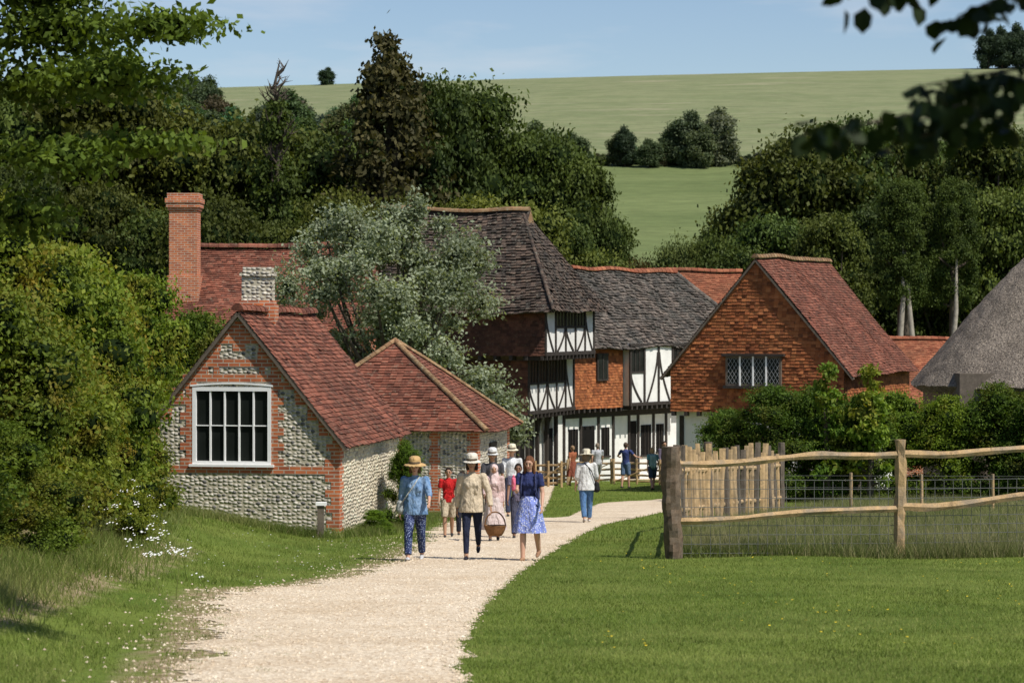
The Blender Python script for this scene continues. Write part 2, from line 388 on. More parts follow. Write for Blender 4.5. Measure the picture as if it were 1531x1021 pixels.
def tiles(mb,P,tw,te,lift,m=0,under=None,jit=1.0):
    P=[Vector(p) for p in P]; n=Vector((0,0,0))
    for i in range(len(P)): n+=P[i].cross(P[(i+1)%len(P)])
    n.normalize()
    v=Vector((0,0,1)); v=(v-n*v.dot(n)).normalized(); u=v.cross(n)
    o=P[0]; Q=[((p-o).dot(u),(p-o).dot(v)) for p in P]
    v0=min(q[1] for q in Q); v1=max(q[1] for q in Q)
    def rng_at(vm):
        us=[]
        for i in range(len(Q)):
            a,b=Q[i],Q[(i+1)%len(Q)]
            if (a[1]-vm)*(b[1]-vm)<=0 and abs(a[1]-b[1])>1e-6: us.append(a[0]+(b[0]-a[0])*(vm-a[1])/(b[1]-a[1]))
        return (min(us),max(us)) if len(us)>=2 else None
    j=0; vv=v0
    while vv<v1-.01:
        q=rng_at(min(vv+te*.4,v1-.01))
        if q:
            lo,hi=q; x=lo-(tw*.5 if j%2 else 0); vt=min(vv+te*1.15,v1)
            if under is not None:
                ra=rng_at(vv+.001) or q; rb=rng_at(min(vv+te,v1-.001)) or q; k=max(1,int((hi-lo)/.9))
                for i in range(k):
                    A=lambda rr,t: rr[0]+(rr[1]-rr[0])*t
                    mb.poly([o+u*A(ra,i/k)+v*vv-n*.008,o+u*A(ra,(i+1)/k)+v*vv-n*.008,o+u*A(rb,(i+1)/k)+v*min(vv+te,v1)-n*.008,o+u*A(rb,i/k)+v*min(vv+te,v1)-n*.008],under)
            while x<hi-.01:
                a=max(x,lo); b=min(x+tw*.985,hi)
                if b-a>.02:
                    l=lift*(1+random.uniform(-.35,.45)*jit); d=random.uniform(-.012,.012)*jit; l2=l*random.uniform(.85,1.15)
                    if random.random()<.02*jit: d-=te*.25; l*=1.5
                    r=random.random()
                    p0=o+u*a+v*(vv+d)+n*l; p1=o+u*b+v*(vv+d)+n*l2; p2=o+u*b+v*vt+n*.006; p3=o+u*a+v*vt+n*.006
                    mb.poly([p0,p1,p2,p3],m,r)
                    mb.poly([o+u*a+v*(vv+d)-n*.002,o+u*b+v*(vv+d)-n*.002,p1,p0],m,r*.4)
                x+=tw
        vv+=te; j+=1
def ridge(mb,p0,p1,r=.11,m=0,seg=.32,raise_=.0):
    p0=Vector(p0);p1=Vector(p1); d=p1-p0; L=d.length; d.normalize()
    s=d.cross(Vector((0,0,1))).normalized(); up=s.cross(d)
    k=max(1,int(L/seg))
    for i in range(k):
        a=p0+d*(L*i/k); b=p0+d*(L*(i+1)/k+.02); rr=random.random(); ra=r*1.08; rb=r*.94
        A=[a+s*math.cos(t)*ra+up*(math.sin(t)*ra-.03+raise_) for t in [math.pi*q/6 for q in range(7)]]
        B=[b+s*math.cos(t)*rb+up*(math.sin(t)*rb-.03+raise_) for t in [math.pi*q/6 for q in range(7)]]
        for q in range(6): mb.poly([A[q],A[q+1],B[q+1],B[q]],m,rr)
        mb.poly(A,m,rr*.3)
        mb.poly(B,m,rr*.3)
def prism(mb,o,a,b,W,L,z0,z1,m=0):
    o=Vector((o[0],o[1],0)); a=Vector((a[0],a[1],0)).normalized(); b=Vector((b[0],b[1],0)).normalized()
    c=[o,o+a*W,o+a*W+b*L,o+b*L]
    mb.hexa([Vector((q.x,q.y,z0)) for q in c]+[Vector((q.x,q.y,z1)) for q in c],m)
def V3(v,z): return Vector((v[0],v[1],z))
# ------------------------------------------------------------------ flint & brick cottage
def cottage():
    E=empty('flint_brick_cottage')
    a=Vector((-.985,.17,0)).normalized(); b=Vector((.17,.985,0)).normalized()
    C=Vector((-3.38,47.3,0)); W=4.05; L=5.7; ez=-.51; rz=1.93; zb=-3.6; h=W/2
    wall=MB(); F=Fr(C,a,-b)
    wu0,wu1,wz0,wz1=1.37,2.98,-1.02,.50
    gz=lambda u: ez+(rz-ez)*(1-abs(u-h)/h)
    wall.poly([F.p(0,zb),F.p(0,ez),F.p(wu0,gz(wu0)),F.p(wu0,zb)],0)
    wall.poly([F.p(wu1,zb),F.p(wu1,gz(wu1)),F.p(W,ez),F.p(W,zb)],0)
    wall.poly([F.p(wu0,zb),F.p(wu0,wz0),F.p(wu1,wz0),F.p(wu1,zb)],0)
    wall.poly([F.p(wu0,wz1),F.p(wu0,gz(wu0)),F.p(h,rz),F.p(wu1,gz(wu1)),F.p(wu1,wz1)],0)
    for q in ([(wu0,wz0),(wu0,wz1)],[(wu1,wz1),(wu1,wz0)],[(wu0,wz1),(wu1,wz1)],[(wu1,wz0),(wu0,wz0)]):
        wall.poly([F.p(*q[0]),F.p(*q[1]),F.p(q[1][0],q[1][1],-.3),F.p(q[0][0],q[0][1],-.3)],1)
    S=Fr(C,b,-a)
    wall.poly([S.p(0,zb),S.p(L,zb),S.p(L,ez),S.p(0,ez)],2)
    S2=Fr(C+a*W,b,a); wall.poly([S2.p(0,zb),S2.p(0,ez),S2.p(L,ez),S2.p(L,zb)],0)
    B=Fr(C+b*L,a,b); wall.poly([B.p(0,zb),B.p(W,zb),B.p(W,ez),B.p(h,rz),B.p(0,ez)],0)
    wall.poly([F.p(W,-1.0,.002),F.p(W-.02,zb,.25),F.p(W+.34,zb,.25)],1)
    wall.poly([F.p(W,-1.0,.002),F.p(W+.34,zb,.25),F.p(W+.34,zb,-1.5),F.p(W,-1.0,-1.5)],1)
    wall.out('walls',[m_flint,m_brick,m_flintc],E)
    br=MB(); rh=.15; z=-2.7; k=0
    while z<rz-.1:
        z1=z+rh; alt=k%2; zm=z+rh/2; iv=[]; jr=random.uniform(-.02,.02)
        if zm<ez:
            iv+=[(0,.15+.12*alt+jr),(W-.15-.12*alt+jr,W)]
            e0=0;e1=0
        else:
            e0=(z-ez)/(rz-ez)*h; e1=(z1-ez)/(rz-ez)*h
            iv+=[(e0,e0+.22+.12*alt+jr),(W-e0-.22-.12*alt+jr,W-e0)]
            if zm>1.42 or (zm>.8 and k%4==0): iv=[(e0,W-e0)]
            if .72<zm<1.42 and k%4!=0: iv+=[(h-.62+.1*alt,h-.36-.05*alt),(h+.36+.05*alt,h+.62-.1*alt)] if zm<1.15 else [(h-.13,h+.13)]
        if wz0-.1<zm<wz1+.05:
            iv+=[(wu0-.13-.12*alt,wu0),(wu1,wu1+.13+.12*alt)]
        if wz1+.05<=zm<wz1+.22: iv+=[(wu0-.2,wu1+.2)]
        if -1.2<zm<-1.05: iv=[(0,W)]
        iv.sort(); mg=[list(iv[0])]
        for q in iv[1:]:
            if q[0]<=mg[-1][1]+.01: mg[-1][1]=max(mg[-1][1],q[1])
            else: mg.append(list(q))
        res=[]
        for q in mg:
            if z<wz1-.01 and z1>wz0+.01 and q[0]<wu0+.01 and q[1]>wu1-.01: res+=[(q[0],wu0),(wu1,q[1])]
            else: res.append(q)
        for q in res:
            b0,b1=q; t0=max(b0,e1) if abs(b0-e0)<1e-6 and zm>ez else b0; t1=min(b1,W-e1) if abs(b1-(W-e0))<1e-6 and zm>ez else b1
            if t1<=t0: continue
            j=.012
            P=[F.p(b0,z,-.01),F.p(b1,z,-.01),F.p(b1,z,j),F.p(b0,z,j),F.p(t0,z1,-.01),F.p(t1,z1,-.01),F.p(t1,z1,j),F.p(t0,z1,j)]
            br.hexa(P)
        if zm<ez-.02:
            S.box(br,0.0,.2+.13*(1-alt),z,z1,-.01,.012); S.box(br,L-.25-.1*alt,L,z,z1,-.01,.012)
        z=z1;k+=1
    br.out('brick_dressings',[m_brick],E)
    w=MB(); d0,d1=-.05,.02
    for u0,u1,z0,z1 in [(wu0,wu0+.075,wz0,wz1),(wu1-.075,wu1,wz0,wz1),(wu0+.075,wu1-.075,wz1-.08,wz1),(wu0+.075,wu1-.075,wz0,wz0+.06)]:
        F.box(w,u0,u1,z0,z1,d0,d1)
    F.box(w,wu0-.06,wu1+.06,wz0-.05,wz0-.001,-.1,.06)
    arc=[(wu0-.04+(wu1-wu0+.08)*i/8,wz1+.025+.05*math.sin(math.pi*i/8)) for i in range(9)]
    F.beam(w,arc,.035,-.02,.03)
    n=5
    for i in range(1,n):
        u=wu0+.07+(wu1-wu0-.14)*i/n; F.box(w,u-.015,u+.015,wz0+.06,wz1-.08,d0,d1-.012)
    F.box(w,wu0+.075,wu1-.075,-.27,-.25,d0+.015,d1-.02)
    w.out('window_frame',[m_whitep],E)
    g=MB(); g.poly([F.p(wu0,wz0,-.045),F.p(wu1,wz0,-.045),F.p(wu1,wz1,-.045),F.p(wu0,wz1,-.045)]); g.out('window_glass',[m_glass],E)
    r=MB(); oh=.14; s=(rz-ez)/h; ev=.18
    tiles(r,[F.p(-ev,ez-ev*s+.05,oh),F.p(-ev,ez-ev*s+.05,-L-.1),F.p(h,rz+.05,-L-.1),F.p(h,rz+.05,oh)],.17,.105,.028,0,under=1)
    tiles(r,[F.p(W+ev,ez-ev*s+.05,-L-.1),F.p(W+ev,ez-ev*s+.05,oh),F.p(h,rz+.05,oh),F.p(h,rz+.05,-L-.1)],.17,.105,.028,0,under=1)
    ridge(r,F.p(h,rz+.1,oh),F.p(h,rz+.1,-L-.1),.12,2)
    for sgn in (0,1):
        q=[(-ev,ez-ev*s),(h,rz)] if sgn==0 else [(h,rz),(W+ev,ez-ev*s)]
        F.beam(r,q,.07,oh-.13,oh-.005,3)
    r.out('roof',[m_tile_red,m_timber,m_tile_red,m_timberg],E,wob=.07)
    c=MB(); o=F.p(h+.1,0,-2.1); o2=Vector((o.x-.1,o.y,0))
    def cb(hw,z0,z1,m): prism(c,o2-Vector((hw,hw,0)),(1,.0),(0,1),2*hw,2*hw,z0,z1,m)
    cb(.38,1.2,2.14,1); cb(.34,2.14,2.22,1); cb(.31,2.22,2.72,0); cb(.35,2.72,2.80,0); cb(.29,2.80,2.9,0)
    c.out('chimney',[m_flint,m_brick],E)
    p=empty('marker_post'); mb=MB(); prism(mb,(-3.72,46.2),(1,0),(0,1),.12,.12,-2.6,-1.72,0); prism(mb,(-3.75,46.17),(1,0),(0,1),.2,.18,-1.72,-1.66,1)
    mb.out('post',[m_timberg,m_whitep],p)
cottage()
def outb():
    E=empty('hipped_flint_outbuilding')
    a=Vector((-.985,.17,0)).normalized(); b=Vector((.17,.985,0)).normalized()
    C=Vector((-.86,60,0)); W=5.2; L=4.6; ez=-.85; az=1.27
    w=MB(); prism(w,C,a,b,W,L,-4,ez,0); w.out('walls',[m_flint],E)
    br=MB(); F=Fr(C,a,-b); S=Fr(C,b,-a); z=-3.4;k=0
    while z<ez-.01:
        alt=k%2
        F.box(br,-.012,.16+.1*alt,z,z+.15,-.01,.012); S.box(br,-.0,.36-.12*alt,z,z+.15,-.01,.013)
        F.box(br,1.0-.06*alt,1.16+.06*alt,z,z+.15,-.01,.012)
        S.box(br,L-.3,L,z,z+.15,-.01,.013); z+=.15;k+=1
    S.box(br,1.6,2.5,-3.4,-1.3,0.0,.05,1)
    br.out('brick_quoins',[m_brick,m_timber],E)
    o=.3; A=C-a*o-b*o; B=C+a*(W+o)-b*o; Cc=C+a*(W+o)+b*(L+o); D=C-a*o+b*(L+o)
    ap=C+a*W/2+b*L/2; r=MB(); z=ez-.12
    for p,q in ((B,A),(A,D),(D,Cc),(Cc,B)):
        tiles(r,[V3(p,z),V3(q,z),V3(ap,az)],.17,.105,.028,0,under=1)
    for p in (A,B,D,Cc): ridge(r,V3(p,z+.06),V3(ap,az+.06),.075,2,.17)
    r.out('roof',[m_tile_red,m_timber,m_ridge],E,wob=.07)
outb()
def timber(E,F,L,z0,z1,nb,wins=(),brace=True,name='timber_frame',post=.13,mid=True,wf=.55):
    p=MB(); p.poly([F.p(0,z0),F.p(L,z0),F.p(L,z1),F.p(0,z1)]); p.out('plaster_panels',[m_white],E)
    t=MB(); H=z1-z0; d=.045
    F.box(t,-.02,L+.02,z0,z0+.14,-.02,d+.02); F.box(t,-.02,L+.02,z1-.12,z1,-.02,d+.015)
    for i in range(nb+1):
        u=L*i/nb; u0=min(max(u-post/2,-.02),L-post); F.box(t,u0,u0+post,z0+.14,z1-.12,-.02,d)
    g=MB()
    for i in range(nb):
        u0=L*i/nb+post/2; u1=L*(i+1)/nb-post/2
        if i in wins:
            wz0=z0+H*wf; wz1=z1-.12
            g.poly([F.p(u0,wz0,.012),F.p(u1,wz0,.012),F.p(u1,wz1,.012),F.p(u0,wz1,.012)])
            k=max(2,int((u1-u0)/.3))
            for q in range(1,k): uu=u0+(u1-u0)*q/k; F.box(t,uu-.025,uu+.025,wz0,wz1,.013,.035)
            F.box(t,u0,u1,wz0-.08,wz0,-.01,d-.01)
            top=wz0-.08
        else: top=z1-.12
        if brace:
            bh=min(top,z0+H*.85)
            s=1 if i%2==0 else -1
            pts=[]
            for q in range(6):
                tt=q/5; uu=(u0 if s>0 else u1)+s*(u1-u0)*.85*(tt**1.6); zz=bh-(bh-z0-.14)*tt
                pts.append((uu,zz))
            F.beam(t,pts,.1,-.01,d-.012)
        elif i not in wins and mid: F.box(t,u0,u1,z0+H*.5,z0+H*.5+.1,-.01,d-.01)
    t.out(name,[m_timber],E)
    if g.f: g.out('window_lights',[m_glass],E)
def joists(mb,F,L,z,n,dep):
    for i in range(n):
        u=.05+(L-.2)*i/(n-1); F.box(mb,u,u+.11,z-.16,z-.004,-dep,.06)
def market_house():
    E=empty('timber_framed_market_house')
    b=Vector((.33,.944,0)).normalized(); a=Vector((-.944,.33,0)).normalized(); n=-a; f=-b
    C=Vector((1.23,90,0)); W=9.5; L=6.1
    z2a,z2b=.5,2.35; z1a,z1b=-1.72,.5; zg0=-5.5
    w=MB()
    prism(w,C+a*.06+b*.06,a,b,W-.1,L-.1,z2a,z2b,0)
    C1=C+a*.8+b*.4; prism(w,C1+a*.06+b*.06,a,b,W-1,L-.6,z1a,z1b,0)
    C0=C+a*1.5+b*.9; prism(w,C0+a*.1+b*.1,a,b,W-1.8,L-1.2,zg0,z1a,1)
    w.out('walls',[m_timberg,m_white],E)
    timber(E,Fr(C,b,n),L,z2a,z2b,5,(1,2,3),wf=.60)
    timber(E,Fr(C1,b,n),L-.5,z1a,z1b,5,(0,1,2,3),wf=.54)
    th=MB(); S=Fr(C,a,f); 
    tiles(th,[S.p(W,z2a),S.p(0.0,z2a),S.p(0.0,z2b),S.p(W,z2b)],.17,.12,.025,0,under=1)
    S1=Fr(C1,a,f); tiles(th,[S1.p(W-1,z1a),S1.p(0,z1a),S1.p(0,z1b-.2),S1.p(W-1,z1b-.2)],.17,.12,.025,0,under=1)
    th.out('tile_hanging',[m_tile_hungd,m_timber],E)
    j=MB(); joists(j,Fr(C,b,n),L,z2a,14,.9); joists(j,Fr(C1,b,n),L-.5,z1a,13,.8)
    joists(j,Fr(C,a,f),W,z2a,16,.6); joists(j,Fr(C1,a,f),W-1,z1a,16,.6)
    G0=Fr(C0,b,n)
    for i in range(5): G0.box(j,i*1.15,i*1.15+.2,zg0,z1a-.16,.02,.14)
    for i in range(4): G0.beam(j,[(i*1.15+.2,z1a-.8),(i*1.15+.35,z1a-.4),(i*1.15+.65,z1a-.18)],.12,.03,.12)
    F0=Fr(C0,a,f)
    for i in range(7): F0.box(j,i*1.2,i*1.2+.2,zg0,z1a-.16,.02,.14)
    j.out('jetty_joists',[m_timber],E)
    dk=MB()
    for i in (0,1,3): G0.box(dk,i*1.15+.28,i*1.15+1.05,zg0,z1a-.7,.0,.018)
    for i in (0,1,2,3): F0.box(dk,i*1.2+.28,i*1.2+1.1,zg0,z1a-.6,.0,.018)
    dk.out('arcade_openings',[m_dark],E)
    r=MB(); o=.5; ez=2.12; rz=6.0
    A=C-a*o-b*o; B=C+a*(W+o)-b*o; Cc=C+a*(W+o)+b*(L+o); D=C-a*o+b*(L+o)
    R0=C+a*1.9+b*L/2; R1=C+a*7.6+b*L/2
    P=lambda v,z: V3(v,z)
    tiles(r,[P(B,ez),P(A,ez),P(R0,rz),P(R1,rz+.2)],.2,.15,.05,0,under=1,jit=1.8)
    tiles(r,[P(A,ez),P(D,ez),P(R0,rz)],.2,.15,.05,0,under=1,jit=1.8)
    tiles(r,[P(D,ez),P(Cc,ez),P(R1,rz+.2),P(R0,rz)],.2,.15,.042,0,under=1)
    tiles(r,[P(Cc,ez),P(B,ez),P(R1,rz+.2)],.2,.15,.042,0,under=1)
    ridge(r,P(R0-a*.25,rz+.06),P(R1+a*.2,rz+.26),.14,2)
    g0=R0-a*.3
    r.poly([V3(g0-b*.45,rz-.5),V3(g0+b*.45,rz-.5),V3(g0,rz+.05)],2)
    r.poly([V3(g0-b*.45,rz-.5),V3(g0,rz+.05),V3(R0+a*.4,rz+.06)],0); r.poly([V3(g0+b*.45,rz-.5),V3(R0+a*.4,rz+.06),V3(g0,rz+.05)],0)
    ridge(r,P(A,ez+.05),P(R0,rz),.07,0,.2)
    r.out('roof',[m_tile_brown,m_timber,m_ridge],E,wob=.14)
market_house()
def street_house():
    E=empty('long_timber_framed_house')
    b=Vector((.6,.8,0)); n=Vector((.8,-.6,0)); P0=Vector((2.67,100,0)); Lw=14.2
    F=Fr(P0,b,n); z1=.85; zj=-1.85; zb=-5.8
    w=MB()
    q=P0-n*6.0-b*2.5; prism(w,q,b,n,Lw+2.5,5.95,zj,z1,0)
    prism(w,q,b,n,Lw+2.5,5.5,zb,zj,1)
    w.out('walls',[m_timberg,m_white],E)
    th=MB(); tiles(th,[F.p(-.3,zj,.02),F.p(3.34,zj,.02),F.p(3.34,z1,.02),F.p(-.3,z1,.02)],.17,.115,.025,0,under=1)
    th.out('tile_hanging',[m_tile_hung,m_timber],E)
    wf=MB(); F.box(wf,1.35,2.15,-.7,.45,.03,.12,0); F.box(wf,1.43,2.07,-.62,.37,.12,.125,1); F.box(wf,1.72,1.78,-.62,.37,.125,.14,0)
    wf.out('casement_window',[m_timber,m_glass],E)
    F2=Fr(P0+b*3.4+n*.35,b,n); timber(E,F2,4.4,zj+.05,z1,4,(0,3))
    F3=Fr(P0+b*7.9+n*.05,b,n); timber(E,F3,6.2,zj,z1,5,(2,))
    sd=MB(); prism(sd,P0+b*3.42+n*0,b,n,4.3,.33,zj+.06,z1,0); sd.out('bay_sides',[m_white],E)
    j=MB(); joists(j,F2,4.4,zj+.05,12,.8); joists(j,F,3.3,zj,9,.5)
    FG=Fr(P0-n*.5,b,n)
    for u in (-.3,.9,2.2,3.3,4.5,5.2,6.4,7.4,8.6,10,11.5,13): FG.box(j,u,u+.15,zb,zj-.17,-.02,.05)
    FG.box(j,-.3,Lw-.1,zj-.4,zj-.17,-.02,.06)
    j.out('timbers',[m_timber],E)
    d=MB()
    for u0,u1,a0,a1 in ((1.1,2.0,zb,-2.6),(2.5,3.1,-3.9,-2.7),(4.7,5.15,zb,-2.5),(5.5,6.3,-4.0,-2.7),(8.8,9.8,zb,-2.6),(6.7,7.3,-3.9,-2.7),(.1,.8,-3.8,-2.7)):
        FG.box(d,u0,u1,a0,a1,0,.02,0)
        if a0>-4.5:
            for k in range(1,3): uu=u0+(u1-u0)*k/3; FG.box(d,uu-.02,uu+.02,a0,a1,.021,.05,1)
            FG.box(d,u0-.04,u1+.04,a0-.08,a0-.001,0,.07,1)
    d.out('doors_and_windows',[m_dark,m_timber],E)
    r=MB(); ez=.66; rz=3.98; ov=.45
    e0=P0-b*3+n*ov; e1=P0+b*(Lw+.4)+n*ov; r0=P0-b*3-n*3; r1=P0+b*12.1-n*3; g0=P0-b*3-n*6.4; g1=P0+b*(Lw+.4)-n*6.4
    tiles(r,[V3(e0,ez),V3(e1,ez),V3(r1,rz),V3(r0,rz)],.24,.17,.055,0,under=1,jit=1.8)
    tiles(r,[V3(e1,ez),V3(g1,ez),V3(r1,rz)],.24,.17,.045,0,under=1)
    tiles(r,[V3(g1,ez),V3(g0,ez),V3(r0,rz),V3(r1,rz)],.24,.17,.045,0,under=1)
    ridge(r,V3(r0,rz+.06),V3(r1,rz+.06),.15,2); ridge(r,V3(e1,ez+.05),V3(r1,rz+.03),.14,0)
    r.out('roof',[m_tile_stone,m_timber,m_tile_orange],E,wob=.16)
    E2=empty('red_roofed_house'); w=MB(); prism(w,(5.5,121),(1,0),(0,1),6.4,6,-6,.6,0); w.out('walls',[m_brick],E2)
    r=MB(); tiles(r,[(5.3,120.5,.45),(12.6,120.5,.45),(11.75,124,4.3),(5.3,124,4.3)],.2,.13,.035,0,under=1)
    tiles(r,[(12.6,127.5,.45),(5.3,127.5,.45),(5.3,124,4.3),(11.75,124,4.3)],.2,.13,.035,0,under=1)
    tiles(r,[(12.6,120.5,.45),(12.6,127.5,.45),(11.75,124,4.3)],.2,.13,.035,0,under=1)
    ridge(r,(5.3,124,4.36),(11.8,124,4.36),.16,0); r.out('roof',[m_tile_orange,m_timber],E2,wob=.1)
street_house()
def tilehung():
    E=empty('tile_hung_gable_house')
    b=Vector((.4,.917,0)).normalized(); a=Vector((-.917,.4,0)).normalized()
    C=Vector((11.55,84,0)); W=6.4; L=9; h=W/2; ez=.2; rz=3.95; zj=-1.42; zb=-5
    F=Fr(C,a,-b)
    w=MB(); prism(w,C+a*.05+b*.05,a,b,W-.1,L-.1,zj,ez,0)
    prism(w,C+a*.1+b*.3,a,b,W-.2,L-.6,zb,zj,1)
    w.poly([F.p(0,ez,-.03),F.p(W,ez,-.03),F.p(h,rz,-.03)],0)
    w.out('walls',[m_timberg,m_white],E)
    t=MB(); tiles(t,[F.p(W,zj),F.p(0,zj),F.p(0,ez),F.p(h,rz),F.p(W,ez)],.17,.115,.034,0,under=1)
    S=Fr(C,b,-a); tiles(t,[S.p(0,zj),S.p(L,zj),S.p(L,ez),S.p(0,ez)],.17,.115,.03,0,under=1)
    t.out('tile_hanging',[m_tile_hung,m_timber],E)
    wf=MB(); u0,u1,z0,z1=2.25,4.3,-.48,.56
    F.box(wf,u0,u1,z0,z1,.03,.13,0); F.box(wf,u0-.12,u1+.12,z1,z1+.09,.03,.24,2)
    F.box(wf,u0-.08,u1+.08,z0-.1,z0,.03,.2,2)
    n=4
    for i in range(n):
        p0=u0+.08+(u1-u0-.12)*i/n; p1=u0+.04+(u1-u0-.12)*(i+1)/n
        wf.poly([F.p(p0,z0+.08,.134),F.p(p1,z0+.08,.134),F.p(p1,z1-.08,.134),F.p(p0,z1-.08,.134)],1)
        hh=z1-z0-.16
        for k in range(-4,9):
            for sg in (1,-1):
                x0=p0+k*.14
                xa,xb=(x0,x0+hh*.6) if sg>0 else (x0+hh*.6,x0)
                def cl(xa,xb):
                    t0,t1=0,1
                    for bound,s in ((p0,1),(p1,-1)):
                        fa=(xa-bound)*s; fb=(xb-bound)*s
                        if fa<0 and fb<0: return None
                        if fa<0: t0=max(t0,fa/(fa-fb))
                        elif fb<0: t1=min(t1,fa/(fa-fb))
                    return (t0,t1) if t1>t0+.02 else None
                c=cl(xa,xb)
                if c:
                    t0,t1=c
                    F.beam(wf,[(xa+(xb-xa)*t0,z0+.08+hh*t0),(xa+(xb-xa)*t1,z0+.08+hh*t1)],.010,.136+.002*(sg>0),.14+.002*(sg>0),3)
    for i in range(1,n): uu=u0+.06+(u1-u0-.12)*i/n; F.box(wf,uu-.03,uu+.03,z0,z1,.13,.17,4)
    wf.out('leaded_window',[m_timberg,m_glass,m_timber,m_lead,m_whitep],E)
    j=MB(); joists(j,F,W,zj,14,.2)
    FG=Fr(C+b*.3,a,-b)
    for u in (.1,1.3,2.5,3.7,4.9,6.0): FG.box(j,u,u+.16,zb,zj-.17,0,.05)
    j.out('timbers',[m_timber],E)
    r=MB(); oh=.15; ev=.35; s=(rz-ez)/h
    tiles(r,[F.p(-ev,ez-ev*s+.06,oh),F.p(-ev,ez-ev*s+.06,-L-.2),F.p(h,rz+.06,-L-.2),F.p(h,rz+.06,oh)],.18,.12,.032,0,under=1)
    tiles(r,[F.p(W+ev,ez-ev*s+.06,-L-.2),F.p(W+ev,ez-ev*s+.06,oh),F.p(h,rz+.06,oh),F.p(h,rz+.06,-L-.2)],.18,.12,.032,0,under=1)
    ridge(r,F.p(h,rz+.12,oh),F.p(h,rz+.12,-L-.2),.13,2)
    for q in ([(-ev,ez-ev*s),(h,rz)],[(h,rz),(W+ev,ez-ev*s)]): F.beam(r,q,.07,oh-.13,oh-.004,1)
    r.out('roof',[m_tile_red,m_timberg,m_ridge],E,wob=.12)
tilehung()
def others():
    E=empty('red_tiled_cottage'); w=MB(); prism(w,(17.4,108),(1,0),(0,1),7,5,-6,-1.9,0); w.out('walls',[m_brick],E)
    r=MB(); tiles(r,[(16.2,107.5,-2.2),(24,107.5,-2.2),(24,110.6,.93),(16.9,110.6,.93)],.18,.12,.03,0,under=1)
    tiles(r,[(24,113.6,-2.2),(16.2,113.6,-2.2),(16.9,110.6,.93),(24,110.6,.93)],.18,.12,.03,0,under=1)
    ridge(r,(16.9,110.6,.97),(24,110.6,.97),.13,0); r.out('roof',[m_tile_orange,m_timber],E,wob=.1)
    E=empty('thatched_cottage'); w=MB(); prism(w,(14.5,78.3),(1,0),(0,1),9,7,-4.6,.1,0); w.out('walls',[m_timberg],E)
    t=MB(); nu=140; nv=70
    cx,cy=19.6,81.8
    def sp(u,v):
        ang=u*2*math.pi; c,s=math.cos(ang),math.sin(ang); ex=6.0; ey=4.7
        k=(abs(c)**2.5+abs(s)**2.5)**(-1/2.5)
        f=1-v
        x=cx+c*k*(ex*f+1.6*v); y=cy+s*k*(ey*f+.15*v)
        z=-.35+5.0*v+.12*math.sin(math.pi*v)+.10*noise.noise((x*.8,y*.8,0))+.07*noise.noise((x*4,y*4,v*6))+(.06*noise.noise((ang*22,0,0)) if v<.02 else 0)
        return (x,y,z)
    for i in range(nu):
        for j in range(nv):
            t.poly([sp(i/nu,j/nv),sp((i+1)/nu,j/nv),sp((i+1)/nu,(j+1)/nv),sp(i/nu,(j+1)/nv)],0,.5)
        p,q=sp(i/nu,0),sp((i+1)/nu,0)
        ins=lambda v:(cx+(v[0]-cx)*.93,cy+(v[1]-cy)*.93,v[2]-.25)
        t.poly([ins(p),ins(q),q,p],0,.5)
    t.out('thatch_roof',[m_thatch],E,uv=False)
    E=empty('brick_chimney_house'); w=MB(); prism(w,(-12.2,79),(1,0),(0,1),7.5,6,-4.5,1.8,0); w.out('walls',[m_brick],E)
    r=MB(); tiles(r,[(-12.4,78.6,1.5),(-4.2,78.6,1.5),(-4.6,82,4.25),(-10.6,82,4.3)],.18,.115,.03,0,under=1)
    tiles(r,[(-4.2,85.4,1.5),(-12.4,85.4,1.5),(-10.6,82,4.3),(-4.6,82,4.25)],.18,.115,.03,0,under=1)
    tiles(r,[(-12.4,85.4,1.5),(-12.4,78.6,1.5),(-10.6,82,4.3)],.18,.115,.03,0,under=1)
    ridge(r,(-10.6,82,4.36),(-4.6,82,4.3),.14,0); r.out('roof',[m_tile_red,m_timber],E,wob=.12)
    c=MB()
    def cb(hw,z0,z1): prism(c,(-10.85-hw,80.2-hw),(1,.0),(0,1),2*hw,2*hw,z0,z1,0)
    cb(.52,-3,3.3); cb(.46,3.3,5.45); cb(.50,5.45,5.55); cb(.55,5.55,5.7); cb(.58,5.7,5.85); cb(.52,5.85,6.02)
    c.out('chimney',[m_brick],E)
others()
